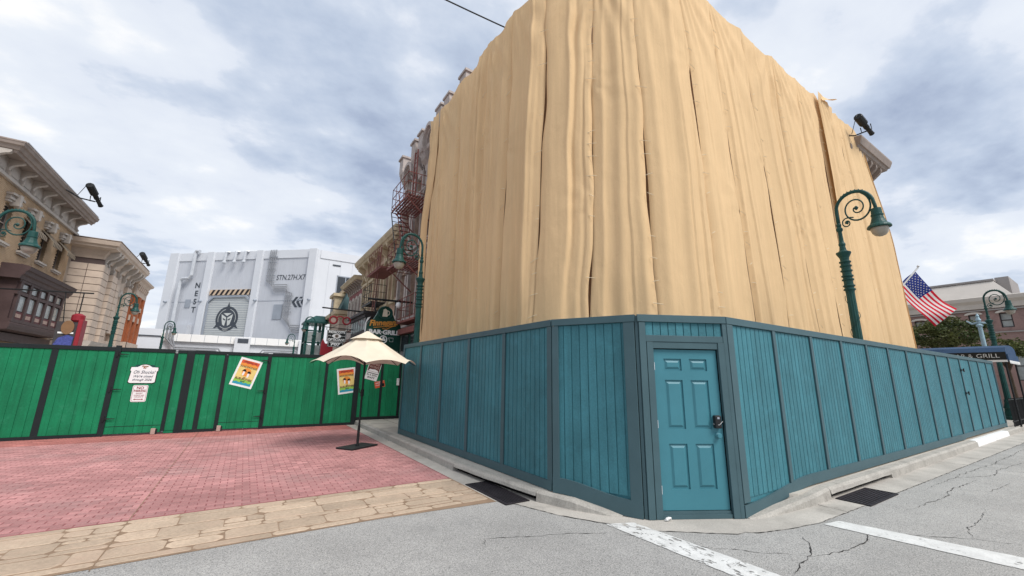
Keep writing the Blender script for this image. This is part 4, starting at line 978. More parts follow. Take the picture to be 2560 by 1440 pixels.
for (x, y, rz, lb, z) in ((4.28, 11.95, 180, 'green crook lamp between the tan cloth and the pub sign', .148),
    (-6.3, 16.6, 0, 'green crook lamp at the left edge before the yellow brick building', .15),
    (-6.5, 31.2, 0, 'green crook lamp before the orange brick tower', .15),
    (-6.45, 46.4, 0, 'small distant green lamp at the left end of the grey building', .15),
    (4.15, 35.0, 180, 'distant green lamp before the pipes of the grey building', .148),
    (4.15, 50.2, 180, 'smallest and farthest green lamp left of the distant one', .0),
    (29.7, 3.55, -90, 'green lamp before the mauve brick building beside the flag', .148)):
    l_ = copy_tree(lamp); l_.location = (x, y, z); l_.rotation_euler = (0, 0, radians(rz)); l_['label'] = lb

# ================================================================== left: yellow brick building
lf = frame(-10.3, 1); Ac = (-13, 30, 0)
yb = thing('brick_building', 'yellow brick building with bracketed cornice and dark oriel at left', 'building', Ac)
wins = [27.75, 29.95, 32.1, 34.3]
holes = [(v_-.42, v_+.42, 7.55, 9.35) for v_ in wins]
m = MB(); wall_skin(m, lf, 25.4, 35.85, 0.15, 10.4, holes, .25); m.fbox(lf, 25.4, 35.85, -9, -.26, .15, 11.2); m.build('wall', 'yellow_mortar', yb)
rb = random.Random(4)
m = MB(); zz = 6.3
while zz < 10.3:
    a = 25.4-(.12 if int(zz/.075) % 2 else 0)
    while a < 35.8:
        l_ = .235
        a0, a1 = max(25.4, a), min(35.85, a+l_-.014)
        if a1-a0 > .05 and not any(h[0]-.02 < (a0+a1)/2 < h[1]+.02 and h[2]-.03 < zz+.03 < h[3]+.03 for h in holes):
            d = rb.uniform(.006, .02); p = [lf(a0,0,zz), lf(a1,0,zz), lf(a1,0,zz+.062), lf(a0,0,zz+.062), lf(a0+.004,d,zz+.004), lf(a1-.004,d,zz+.004), lf(a1-.004,d,zz+.058), lf(a0+.004,d,zz+.058)]
            m.add(p, [(4,5,6,7),(0,1,5,4),(1,2,6,5),(2,3,7,6),(3,0,4,7)])
        a += l_
    zz += .075
m.build('wall_bricks', 'yellow_brick', yb, kind='stuff')
for i, v_ in enumerate(wins):
    wn = window(yb, lf, v_-.42, v_+.42, 7.55, 9.35, 'brown_trim', 'glass_dark', -.14)
    m = MB(); m.fbox(lf, v_-.55, v_+.55, .0, .16, 7.44, 7.54); m.fbox(lf, v_-.5, v_+.5, .0, .10, 7.36, 7.438); m.build('sill', 'cream_trim', wn)
    m = MB()
    for (dz, dd, hw) in ((9.36,.12,.56),(9.47,.18,.60),(9.58,.14,.56),(9.68,.24,.62)):
        P = [lf(v_+x, 0, dz+.05*(1-(x/hw)**2)) for x in [hw*(k/4) for k in range(-4, 5)]]; Q = [(p[0], p[1], p[2]+.095) for p in P[::-1]]
        m.prism(P+Q, (dd, 0, 0))
    m.prism([lf(v_-.1,0,9.3), lf(v_+.1,0,9.3), lf(v_+.14,0,9.84), lf(v_-.14,0,9.84)], (.32, 0, 0)); m.build('window_hood', 'cream_trim', wn)
def awning(parent, v0, v1, z1, z0, dp):
    aw = MB(); n = 14
    for k in range(n):
        a0, a1 = v0+(v1-v0)*k/n, v0+(v1-v0)*(k+1)/n
        if k % 2 == 0: aw.prism([lf(a0,0,z1), lf(a1,0,z1), lf(a1,dp,z0), lf(a0,dp,z0)], (0, 0, .012)); aw.prism([lf(a0,dp,z0-.20), lf(a1,dp,z0-.20), lf(a1,dp,z0), lf(a0,dp,z0)], (.01, 0, 0))
    o = aw.build('awning', 'stripe_tan', parent)
    aw = MB()
    for k in range(n):
        a0, a1 = v0+(v1-v0)*k/n, v0+(v1-v0)*(k+1)/n
        if k % 2: aw.prism([lf(a0,0,z1), lf(a1,0,z1), lf(a1,dp,z0), lf(a0,dp,z0)], (0, 0, .012)); aw.prism([lf(a0,dp,z0-.23), lf(a1,dp,z0-.23), lf(a1,dp,z0), lf(a0,dp,z0)], (.01, 0, 0))
    aw.build('dark_stripes', 'stripe_dark', o)
for v_ in wins[1:]: awning(yb, v_-.68, v_+.68, 9.25, 8.62, .55)
# frieze, brackets and cornice
m = MB(); m.fbox(lf, 25.2, 35.9, 0, .06, 10.3, 11.12); m.fbox(lf, 25.1, 36.0, 0, .16, 10.22, 10.36); m.fbox(lf, 25.15, 35.95, 0, .11, 10.361, 10.42); m.build('frieze', 'cream_trim', yb)
cp = [(0,11.10),(.60,11.10),(.62,11.02),(.66,11.02),(.70,11.12),(.76,11.14),(.82,11.28),(.90,11.32),(.93,11.44),(.95,11.46),(.95,11.52),(0,11.58)]
sweep([(-16,25.9),(-10.299,25.9),(-10.299,35.82)], cp, -1).build('cornice', 'brown_trim', yb)
m = MB(); m.fbox(lf, 25.2, 35.7, -.5, .93, 11.585, 11.62); m.build('roof_flashing', 'nest_light', yb)
for k in range(9):
    a = 25.25+k*1.28
    b_ = MB(); b_.prism([lf(a-.09,d,z) for d, z in ((.06,10.36),(.17,10.38),(.23,10.46),(.20,10.54),(.13,10.60),(.14,10.70),(.22,10.82),(.36,10.90),(.50,10.96),(.56,11.04),(.55,11.10),(.06,11.10))], (0, .18, 0)); b_.build('bracket', 'cream_trim', yb)
    if k < 8:
        p_ = MB(); p_.fbox(lf, a+.28, a+1.0, .061, .085, 10.50, 10.86); p_.build('frieze_panel', 'cream_trim', yb)
# oriel
oz0, oz1 = 3.95, 6.05; ofr = frame(-9.66, 1)
orl = MB(); orl.box(-10.3, 28.75, oz0+.0, -9.72, 34.6, oz1); orl = orl.build('oriel', 'oriel_purple', yb)
oc = [(0,6.02),(.06,6.02),(.10,6.18),(.18,6.24),(.22,6.40),(.30,6.44),(.34,6.60),(.36,6.62),(0,6.72)]
m = MB(); m.prism([ofr(28.45,d,z) for d, z in oc], (0, 6.5, 0)); m.box(-10.3, 28.45, 6.02, -9.661, 34.95, 6.70); m.build('oriel_cornice', 'oriel_purple', orl)
m = MB(); m.prism([ofr(28.6,d,z) for d, z in ((-.6,3.55),(.05,3.6),(.10,3.75),(.12,3.9),(.05,3.95),(-.6,3.95))], (0, 6.15, 0)); m.build('oriel_base', 'oriel_purple', orl)
m = MB()
n = 5; w0, w1 = 29.0, 34.4; st = (w1-w0)/n
for k in range(n+1): m.fbox(ofr, w0+k*st-.13, w0+k*st+.13, -.06, .04, 4.05, 6.0)
m.fbox(ofr, w0-.25, w1+.25, -.06, .03, 5.30, 5.45); m.fbox(ofr, w0-.25, w1+.25, -.06, .06, 3.96, 4.12); m.fbox(ofr, w0-.25, w1+.25, -.06, .03, 5.90, 6.02); m.build('mullions', 'oriel_purple', orl)
for k in range(n):
    a0, a1 = w0+k*st+.13, w0+(k+1)*st-.13
    g_ = MB(); g_.fbox(ofr, a0+.06, a1-.06, -.059, -.03, 4.55, 5.25); g_.build('pane', 'glass_pale', orl); g_ = MB(); g_.fbox(ofr, a0+.08, a1-.08, -.059, -.03, 5.52, 5.84); g_.build('pane', 'glass_pale', orl)
    g_ = MB(); g_.fbox(ofr, a0, a1, -.059, -.01, 4.13, 4.5); g_.build('apron_panel', 'oriel_red', orl)
    g_ = MB(); g_.fbox(ofr, a0+.15, a1-.15, -.009, .005, 4.22, 4.4); g_.build('apron_field', 'wood_block', orl)
m = MB(); m.fbox(lf, 26, 35.5, .01, .25, 3.1, 3.5); m.build('shopfront_fascia', 'oriel_purple', yb)
m = MB(); m.fbox(lf, 26.2, 29.2, .005, .06, 2.2, 3.05); m.build('shop_window', 'glass_pale', yb)

# ================================================================== left: pale rusticated building and orange brick tower
bf = frame(-8.9, 1)
pb_ = thing('stone_building', 'pale pink rusticated stone building with heavy cornice', 'building', (-12, 40, 0))
holes = [(39.35,40.0,4.9,7.5),(40.9,41.55,4.9,7.5),(42.0,42.6,4.9,7.5),(39.35,42.6,3.9,4.5)]
m = MB(); wall_skin(m, bf, 36.3, 45.1, .15, 9.9, holes, .3); m.fbox(bf, 36.3, 45.1, -7, -.31, .15, 9.9); m.build('wall', 'pink_stone', pb_)
for h in holes[:3]:
    wn = window(pb_, bf, *h, 'cream_trim', 'glass_pale', -.18)
    q = MB(); c_ = (h[0]+h[1])/2; r_ = (h[1]-h[0])/2
    P = [bf(c_+(r_+.16)*cos(t), 0, 7.3+(r_+.28)*sin(t)) for t in [i*pi/10 for i in range(11)]]; Q = [bf(c_+r_*cos(t), 0, 7.3+r_*sin(t)) for t in [i*pi/10 for i in range(11)]][::-1]
    q.prism(P+Q, (.08, 0, 0)); q.build('arch_surround', 'cream_trim', wn)
    sp = MB(); T_ = [i*pi/10 for i in range(6)]
    sp.prism([bf(c_+r_,0,7.52)]+[bf(c_+r_*cos(t),0,7.25+r_*sin(t)) for t in T_], (-.1, 0, 0)); sp.prism([bf(c_-r_,0,7.52)]+[bf(c_-r_*cos(t),0,7.25+r_*sin(t)) for t in T_], (-.1, 0, 0)); sp.build('spandrel', 'pink_stone', wn)
def rustic_pier(a0, a1, dp, z0, z1, fr_, parent, hgt=.46):
    z = z0; me = None
    core = MB(); core.fbox(fr_, a0+.04, a1-.04, .002, dp-.04, z0, z1); core = core.build('pier', 'stone_joint', parent)
    n = round((z1-z0)/hgt); hh = (z1-z0)/n
    for k in range(n):
        m = MB(); b0, b1 = z0+k*hh+.022, z0+(k+1)*hh-.022; m.fbox(fr_, a0, a1, .003, dp, b0, b1); m.build('block', 'pink_stone', core)
rustic_pier(36.3, 37.6, .22, 3.6, 8.6, bf, pb_); rustic_pier(38.1, 39.2, .34, 3.6, 8.3, bf, pb_); rustic_pier(40.05, 40.85, .20, 4.6, 8.0, bf, pb_); rustic_pier(43.0, 44.4, .22, 3.6, 8.3, bf, pb_)
# the near side wall of the same building, facing the camera
sf = frame_v(36.3, -1)
core = MB(); core.fbox(sf, -10.28, -8.72, .0, .05, 3.6, 8.95); core = core.build('side_wall', 'stone_joint', pb_)
for k in range(11):
    m = MB(); m.fbox(sf, -9.45, -8.70, .001, .10, 3.6+k*.455+.02, 3.6+(k+1)*.455-.02); m.build('block', 'pink_stone', core)
    m = MB(); m.fbox(sf, -10.29, -9.49, .001, .07, 3.6+k*.455+.02, 3.6+(k+1)*.455-.02); m.build('block', 'pink_stone', core)
cp = [(0,8.95),(.12,8.95),(.2,9.2),(.28,9.3),(.34,9.5),(.8,9.62),(.84,9.74),(.95,9.80),(1.0,9.98),(1.02,10.06),(0,10.16)]
sweep([(-10.9,36.3),(-8.9,36.3),(-8.9,45.25)], [(d*.92, z) for d, z in cp], -1).build('cornice', 'pink_stone', pb_)
m = MB(); m.fbox(bf, 35.6, 45.2, -2, .9, 10.165, 10.2); m.build('roof_flashing', 'brown_trim', pb_)
for a in (36.6, 37.3, 38.6, 40.4, 42.0, 43.4, 44.3):
    b_ = MB(); b_.prism([bf(a-.13,d,z) for d, z in ((0,8.4),(.2,8.45),(.26,8.62),(.18,8.8),(.28,9.0),(.55,9.15),(.78,9.4),(.8,9.6),(0,9.6))], (0, .26, 0)); b_.build('bracket', 'cream_trim', pb_)
m = MB(); m.prism([bf(36.2,d,z) for d, z in ((0,3.1),(.3,3.2),(.4,3.4),(.45,3.6),(0,3.65))], (0, 8.9, 0)); m.build('string_course', 'cream_trim', pb_)
ot = thing('brick_tower', 'orange brick corner tower with white stone bands', 'building', (-10, 47, 0))
of = frame(-8.7, 1)
m = MB(); m.box(-13, 45.3, .15, -8.7, 49.2, 9.0); m.build('wall', 'orange_brick', ot)
sfo = frame_v(45.3, -1)
for (z0, z1, d) in ((3.5,4.1,.22),(5.9,6.35,.12),(6.9,7.25,.12),(8.1,9.0,.12)):
    m = MB(); m.fbox(of, 45.1, 49.4, .001, d, z0, z1); m.build('stone_band', 'pink_stone', ot); m = MB(); m.fbox(sfo, -10.8, -8.7+d, .001, d, z0, z1); m.build('stone_band', 'pink_stone', ot)
for a in (45.3, 46.9, 48.4):
    m = MB(); m.fbox(of, a, a+.55, .002, .18, 4.11, 8.09); m.build('pier', 'orange_brick', ot)
m = MB(); m.fbox(sfo, -9.4, -8.705, .002, .16, 4.11, 8.09); m.build('pier', 'orange_brick', ot)
for a in (46.05, 47.65):
    m = MB(); m.fbox(of, a, a+.7, .001, .02, 4.6, 7.6); m.build('window', 'glass_dark', ot)
sweep([(-12,45.3),(-8.7,45.3),(-8.7,49.3)], [(0,9.0),(.2,9.05),(.3,9.25),(.5,9.35),(.55,9.5),(0,9.62)], -1).build('cornice', 'pink_stone', ot)
for k in range(6):
    m = MB(); m.prism([of(45.5+k*.65,d,z) for d, z in ((.12,8.55),(.22,8.6),(.3,8.95),(.12,8.98))], (0, .25, 0)); m.build('corbel', 'pink_stone', ot)
m = MB(); m.lathe([(.45,9.6),(.45,9.7),(.38,9.75),(.36,10.4),(.42,10.45),(.42,10.55),(.3,10.6)], (-9.6, 46.6, 0), 10); m.build('chimney_pot', 'sign_white', ot)

# stage lights on outriggers
def stage_light(p, d, label, sc=1.0, arm=None):
    t = thing('stage_light', label, 'stage light', p, 'black stage lights on the roofs'); P = Vector(p); d = Vector(d).normalized()
    m = MB(); m.tube([P-d*.75*sc, P-d*.72*sc, P-d*.2*sc, P-d*.18*sc], [.13*sc,.15*sc,.15*sc,.11*sc], 10); m.build('housing', 'black_metal', t)
    m = MB(); m.tube([P-d*.18*sc, P+d*.10*sc, P+d*.12*sc, P+d*.55*sc, P+d*.57*sc], [.09*sc,.10*sc,.075*sc,.085*sc,.10*sc], 10); m.build('barrel', 'black_metal', t)
    a = Vector(arm); side = d.cross(Vector((0, 0, 1))).normalized()
    m = MB(); m.tube([P+side*.17*sc-d*.05, P+side*.17*sc+Vector((0,0,-.22*sc)), P-side*.17*sc+Vector((0,0,-.22*sc)), P-side*.17*sc-d*.05], .02*sc, 5); m.tube([P+Vector((0,0,-.22*sc)), P+Vector((0,0,-.22*sc))+a*.5, P+a], .03*sc, 6); m.build('bracket', 'black_metal', t)
    m = MB(); m.tube([P-d*.7*sc+Vector((0,0,.12*sc)), P-d*.9*sc+Vector((0,0,-.1)), P+a*.6+Vector((0,0,-.1*sc)), P+a], .012*sc, 4); m.build('cable', 'black_metal', t)
stage_light((-8.35,30.6,11.35), (.15,1,-.42), 'black stage light beyond the yellow brick cornice', 1.25, (-1.0,-.7,-.1))
stage_light((-8.3,44.6,11.0), (.15,1,-.35), 'black stage light over the orange brick tower', 1.35, (-1.2,-.6,-.15))
stage_light((20.75,4.55,12.35), (1,-.05,-.30), 'black stage light on the roof edge right of the tan cloth', 1.0, (-.5,.7,-.25))

# hanging shop sign on the left
kq = 28/24
def hf(a, d, z): return (a*kq, 28-d, EYE+(z-EYE)*kq)
hs = thing('hanging_sign', 'red framed hanging shop sign with a blue picture', 'sign', hf(-6.3, 0, 2.7))
m = MB(); m.fbox(hf, -6.12, -5.98, -.6, .05, 2.55, 3.83); m.build('side_panel', 'sign_red', hs, bevel=.02)
m = MB(); m.fbox(hf, -6.75, -6.121, -.25, -.05, 2.55, 3.72); m.build('box', 'dark_grey_wood', hs)
m = MB(); m.prism([hf(-6.66+.5*x, -.045, 2.6+.55*y) for x, y in ((0,0),(.95,.05),(1,.9),(.6,1.05),(.1,.8),(-.1,.3))], (0, -.03, 0)); m.build('blue_picture', 'blue_print', hs)
m = MB(); m.prism([hf(-6.40+.19*cos(t), -.04, 3.48+.29*sin(t)) for t in [i*pi/8 for i in range(16)]], (0, -.05, 0)); m.build('oval_picture', 'skin_brown', hs)
m = MB(); m.fbox(hf, -6.66, -6.2, -.044, -.02, 3.22, 3.29); m.build('white_strip', 'sign_white', hs)
m = MB(); m.lathe([(.1,0),(.25,.12),(.25,.36),(.12,.45)], hf(-6.2,-.2,3.7), 12); m.build('crown', 'sign_red', hs)
m = MB(); m.tube([(-10.28,28.15,hf(0,0,4.86)[2]), hf(-5.9,-.15,5.0)], .035, 6); m.tube([hf(-6.2,-.15,5.0), hf(-6.2,-.15,4.0)], .025, 6); m.tube([hf(-6.75,-.15,4.98), hf(-6.6,-.15,3.7)], .02, 6); m.build('hanger', 'black_metal', hs)
# ================================================================== right: ornate grey stone building with fire escape
gf = frame(5.95, -1)
gb = thing('ornate_building', 'weathered grey stone building with parapet piers and red fire escape', 'building', (8, 16, 0))
wv = [12.6, 14.2, 15.8, 17.4, 18.9]
holes = [(v_-.48, v_+.48, z0, z0+2.3) for v_ in wv for z0 in (4.3, 7.6)] + [(v_-.42, v_+.42, 10.15, 11.5) for v_ in wv]
m = MB(); wall_skin(m, gf, 11.6, 19.75, 3.6, 12.4, holes, .3); m.fbox(gf, 11.6, 19.75, -.9, -.31, .15, 12.4); m.fbox(gf, 11.6, 19.75, -.3, 0, .15, 3.599); m.build('wall', 'grey_stone', gb)
for h in holes:
    wn = window(gb, gf, *h, 'brown_trim', 'glass_dark', -.2)
    c_ = (h[0]+h[1])/2; r_ = (h[1]-h[0])/2; m = MB()
    for (ex, dp, up_) in ((.10,.10,.0),(.24,.20,.06)):
        P = [gf(c_+x, 0, h[3]-.25+up_+.42*max(0, 1-(abs(x)/(r_+ex))**2.2)) for x in [(r_+ex)*(k/8) for k in range(-8, 9)]]
        Q = [(p[0], p[1], p[2]+.13+.0*i) for i, p in enumerate(P)][::-1]; m.prism(P+Q, (-dp, 0, 0))
    m.fbox(gf, c_-r_-.2, c_-r_-.02, 0, .14, h[2], h[3]-.25); m.fbox(gf, c_+r_+.02, c_+r_+.2, 0, .14, h[2], h[3]-.25)
    m.build('window_hood', 'grey_stone_trim', wn)
    q = MB(); q.fbox(gf, c_-r_-.25, c_+r_+.25, 0, .18, h[2]-.16, h[2]-.01); q.build('sill', 'grey_stone_trim', wn)
for z0 in (3.7, 7.0, 9.9):
    m = MB(); m.prism([gf(11.6,d,z) for d, z in ((0,z0),(.1,z0+.02),(.18,z0+.14),(.22,z0+.16),(.22,z0+.24),(0,z0+.3))], (0, 8.2, 0)); m.build('string_course', 'grey_stone_trim', gb)
m = MB(); m.prism([gf(11.6,d,z) for d, z in ((0,11.6),(.15,11.65),(.2,11.8),(.32,11.86),(.36,12.0),(0,12.1))], (0, 8.2, 0)); m.build('parapet_cornice', 'grey_stone_trim', gb)
for a in (12.25, 13.75, 14.6, 16.25, 17.2, 19.0):
    k_ = .7 if a < 15 else 1; zz_ = .42 if a < 15 else 0
    m = MB(); m.prism([gf(a-.22,d*k_ if d > 0 else d,z) for d, z in ((0,11.0),(.12,11.05),(.16,11.3),(.34,11.45),(.42,11.7),(.52,11.85),(.55,12.0),(.55,12.68+zz_),(-.3,12.68+zz_),(-.3,12.2),(0,12.2))], (0, .55, 0)); pr = m.build('parapet_pier', 'grey_stone_trim', gb)
    q = MB(); q.prism([gf(a-.28,d,12.681+zz_) for d in (-.36,.62*k_)]+[gf(a+.39,d,12.681+zz_) for d in (.62*k_,-.36)], (0, 0, .10)); q.build('pier_cap', 'grey_stone_trim', pr)
def arch_hood(v0, v1, zb_, hgt, dp):
    m = MB(); c_ = (v0+v1)/2; r_ = (v1-v0)/2; n = 16
    for (k0, th, d_) in ((0,.16,dp),(.15,.12,dp*.72)):
        P = [gf(c_-(r_-k0)*cos(t), 0, zb_+(hgt-k0)*sin(t)) for t in [i*pi/n for i in range(n+1)]]; Q = [gf(c_-(r_-k0-th)*cos(t), 0, zb_+(hgt-k0-th)*sin(t)) for t in [i*pi/n for i in range(n+1)]][::-1]
        m.prism(P+Q, (-d_, 0, 0))
    o = m.build('arched_pediment', 'grey_stone_trim', gb)
    for i in range(1, 9):
        t = i*pi/9; m = MB(); y_, z_ = c_-(r_-.36)*cos(t), zb_+(hgt-.36)*sin(t); m.fbox(gf, y_-.06, y_+.06, .02, dp*.55, z_-.06, z_+.06); m.build('dentil', 'grey_stone_trim', o)
    f = MB(); f.prism([gf(c_-(r_-.4)*cos(t), .0, zb_+(hgt-.4)*sin(t)) for t in [i*pi/n for i in range(n+1)]], (-.05, 0, 0)); f.build('tympanum', 'grey_stone', o)
arch_hood(14.9, 16.3, 11.75, 1.15, .5); arch_hood(17.55, 18.95, 11.4, .75, .5)
# fire escapes, one object for each stack
def rail_frame(m, pts, z0, z1, nb):
    P = [Vector(p) for p in pts]
    for z in (z0, (z0+z1)/2, z1): m.tube([(p.x, p.y, z) for p in P], .018, 5)
    for a, b in zip(P[:-1], P[1:]):
        n = max(1, int((b-a).length/nb))
        for k in range(n+1): q = a.lerp(b, k/n); m.tube([(q.x,q.y,z0-.15),(q.x,q.y,z1)], .014, 4)
def escape(parent_label, x0, x1, levels, y0, y1, mat, ladder=None):
    fe = thing('fire_escape', parent_label, 'fire escape', ((x0+x1)/2, (y0+y1)/2, levels[0]))
    for z in levels:
        m = MB()
        k = 9
        for i in range(k): x = x0+(x1-x0)*(i+.5)/k; m.box(x-.035, y0, z, x+.035, y1, z+.03)
        m.box(x0, y0, z-.10, x0+.04, y1, z-.001); m.box(x1-.04, y0, z-.10, x1, y1, z-.001)
        for y_ in (y0+.06, (y0+y1)/2, y1-.06): m.box(x0, y_-.03, z-.12, x1, y_+.03, z-.101)
        pf = m.build('platform', mat[0], fe)
        m = MB(); rail_frame(m, [(x1, y0, 0), (x0, y0, 0), (x0, y1, 0), (x1, y1, 0)], z+.15, z+1.0, .45); m.build('railing', mat[1], pf)
        for y_ in (y0+.15, y1-.15): m = MB(); m.tube([(x0+.1,y_,z-.12),(x1,y_,z-.95)], .03, 5); m.build('brace', mat[0], pf)
    for a, b in zip(levels[:-1], levels[1:]):
        m = MB(); xx = x0+.35; ya, yb_ = y0+.35, y1-.35
        for dx in (-.22, .22): m.tube([(xx+dx,ya,a),(xx+dx,yb_,b)], .022, 5)
        n = int((b-a)/.24)
        for k in range(1, n): t = k/n; m.box(xx-.21, ya+(yb_-ya)*t-.06, a+(b-a)*t, xx+.21, ya+(yb_-ya)*t+.06, a+(b-a)*t+.018)
        for dx in (-.22, .22): m.tube([(xx+dx,ya,a+.85),(xx+dx,yb_,b+.85)], .014, 4)
        m.build('stair', mat[0], fe)
    return fe
f1 = escape('red fire escape zigzagging down the ornate grey building', 4.62, 5.72, (6.3, 9.0), 15.08, 17.25, ('fire_escape_red', 'fire_escape_red'))
m = MB()
for dy in (0, .36): m.tube([(5.3,16.2+dy,9.0),(5.3,16.2+dy,11.8)], .035, 5)
for k in range(11): m.tube([(5.3,16.2,9.2+k*.25),(5.3,16.56,9.2+k*.25)], .015, 4)
m.build('roof_ladder', 'fire_escape_red', f1)
m = MB()
for dx in (0, .4): m.tube([(4.6+dx,17.2,8.9),(4.7+dx,16.2,6.3)], .024, 5)
for k in range(11): t = k/11; m.tube([(4.6+.1*t,17.2-1.0*t,8.9-2.6*t),(5.0+.1*t,17.2-1.0*t,8.9-2.6*t)], .015, 4)
m.build('drop_ladder', 'fire_escape_dark', f1)
m = MB(); m.box(5.25, 15.1, 3.9, 5.8, 17.3, 3.98); m.build('low_platform', 'fire_escape_red', f1); m = MB(); rail_frame(m, [(5.25,15.1,0),(5.25,17.3,0),(5.8,17.3,0)], 4.1, 4.95, .45); m.build('low_railing', 'fire_escape_red', f1)
f2 = escape('small dark fire escape on the cream corniced building', 5.3, 6.1, (5.7,), 22.5, 24.6, ('fire_escape_dark', 'fire_escape_dark'))
m = MB(); rail_frame(m, [(5.0,19.9,0),(5.0,22.4,0)], 7.1, 8.2, .4); m.build('upper_railing', 'fire_escape_red', f2)
m = MB()
for dy in (0, .4): m.tube([(5.15,21.0+dy,5.0),(5.15,20.6+dy,8.3)], .024, 5)
for k in range(12): t = k/12; m.tube([(5.15,21.0-.4*t,5+3.3*t),(5.15,21.4-.4*t,5+3.3*t)], .014, 4)
m.box(5.0, 19.8, 7.0, 5.9, 22.4, 7.08); m.build('ladder', 'fire_escape_red', f2)

# ================================================================== cream corniced building
df = frame(6.2, -1)
db_ = thing('corniced_building', 'tan building with cream bracketed cornice and triangular window pediments', 'building', (9, 24, 0))
wv = [20.8, 22.6, 24.4, 26.2, 27.8]
holes = [(v_-.42, v_+.42, 5.8, 7.5) for v_ in wv]
m = MB(); wall_skin(m, df, 19.8, 28.7, .15, 9.0, holes, .3); m.fbox(df, 19.8, 28.7, -6, -.31, .15, 9.3); m.build('wall', 'tan_stone', db_)
for h in holes:
    wn = window(db_, df, *h, 'cream_cornice', 'glass_pale', -.18); c_ = (h[0]+h[1])/2
    m = MB(); m.fbox(df, c_-.62, c_-.44, 0, .12, 5.6, 7.6); m.fbox(df, c_+.44, c_+.62, 0, .12, 5.6, 7.6); m.fbox(df, c_-.7, c_+.7, 0, .16, 7.6, 7.78); m.fbox(df, c_-.7, c_+.7, 0, .2, 5.45, 5.6)
    for sgn in (-1, 1): m.prism([df(c_+sgn*.78,0,7.78), df(c_+sgn*.62,0,7.78), df(c_,0,8.2), df(c_,0,8.36)], (-.22, 0, 0))
    m.build('pediment', 'cream_cornice', wn)
m = MB(); m.fbox(df, 19.8, 28.75, 0, .1, 8.25, 8.45); m.fbox(df, 19.8, 28.75, 0, .06, 8.451, 8.95); m.build('frieze', 'tan_stone', db_)
cp = [(0,8.9),(.5,8.95),(.56,9.05),(.62,9.08),(.70,9.24),(.72,9.32),(.72,9.36),(0,9.42)]
m = MB(); m.prism([df(19.55,d,z) for d, z in cp], (0, 9.35, 0)); m.build('cornice', 'cream_cornice', db_)
for k in range(7):
    a = 20.3+k*1.35; m = MB(); m.prism([df(a-.12,d,z) for d, z in ((0,8.2),(.18,8.22),(.22,8.4),(.16,8.5),(.3,8.62),(.5,8.75),(.55,8.95),(0,8.95))], (0, .24, 0)); m.build('bracket', 'cream_cornice', db_)
m = MB(); m.fbox(df, 19.9, 28.6, .02, .5, 3.6, 4.1); m.build('shopfront_cornice', 'dark_grey_wood', db_)
m = MB(); m.fbox(df, 19.9, 23.5, .02, .3, .16, 3.55); m.build('shopfront', 'sign_green', db_)
for a in (20.3, 21.4, 22.5):
    m = MB(); m.fbox(df, a, a+.85, .301, .34, 1.0, 3.2); m.build('shop_pane', 'glass_dark', db_)
ob = MB(); ob.box(5.5, 24.0, 4.15, 6.19, 27.9, 5.2); ob.prism([(5.5-.25,23.75,5.2),(5.5-.25,28.15,5.2),(6.19,28.15,5.2),(6.19,23.75,5.2)], (0, 0, .16)); ob.prism([(5.5-.12,23.85,5.02),(5.5-.12,28.0,5.02),(6.19,28.0,5.02),(6.19,23.85,5.02)], (0, 0, .17)); ob.box(5.45, 23.9, 3.6, 6.19, 28.0, 4.1)
ob = ob.build('oriel', 'dark_grey_wood', db_)
for k in range(6):
    a = 24.15+k*.63; g_ = MB(); g_.box(5.475, a, 4.3, 5.499, a+.45, 5.0); g_.build('pane', 'glass_pale', ob)
# ================================================================== arched window building
ef = frame(6.25, -1)
eb = thing('arched_building', 'dull red building with arched windows and deep bracketed eave', 'building', (9, 31, 0))
wv = [29.4, 30.5, 31.6, 32.7]
holes = [(v_-.3, v_+.3, 5.2, 7.2) for v_ in wv]
m = MB(); wall_skin(m, ef, 28.75, 33.6, .15, 8.3, holes, .3); m.fbox(ef, 28.75, 33.6, -6, -.31, .15, 8.5); m.build('wall', 'red_frieze', eb)
for h in holes:
    wn = window(eb, ef, *h, 'cream_trim', 'glass_dark', -.18); c_ = (h[0]+h[1])/2; m = MB()
    P = [ef(c_+.46*cos(t), 0, 6.9+.5*sin(t)) for t in [i*pi/10 for i in range(11)]]; Q = [ef(c_+.28*cos(t), 0, 6.9+.3*sin(t)) for t in [i*pi/10 for i in range(11)]][::-1]; m.prism(P+Q, (-.1, 0, 0))
    m.fbox(ef, c_-.46, c_-.31, 0, .1, 5.1, 6.9); m.fbox(ef, c_+.31, c_+.46, 0, .1, 5.1, 6.9); m.fbox(ef, c_-.5, c_+.5, 0, .14, 4.98, 5.1); m.build('arch_surround', 'cream_trim', wn)
m = MB(); m.fbox(ef, 28.8, 33.6, 0, .06, 7.75, 8.25); m.build('frieze', 'cream_trim', eb)
m = MB(); m.prism([ef(28.8,d,z) for d, z in ((0,8.25),(.6,8.3),(.66,8.4),(.75,8.5),(.75,8.56),(0,8.62))], (0, 4.9, 0)); m.build('cornice', 'cream_cornice', eb)
for k in range(8):
    a = 29.0+k*.62; m = MB(); m.prism([ef(a-.07,d,z) for d, z in ((.06,7.75),(.16,7.8),(.2,8.0),(.5,8.2),(.55,8.3),(.06,8.3))], (0, .14, 0)); m.build('bracket', 'brown_trim', eb)
m = MB(); m.fbox(ef, 28.8, 33.5, .01, .4, 4.2, 4.7); m.build('shopfront_cornice', 'grey_stone_trim', eb)
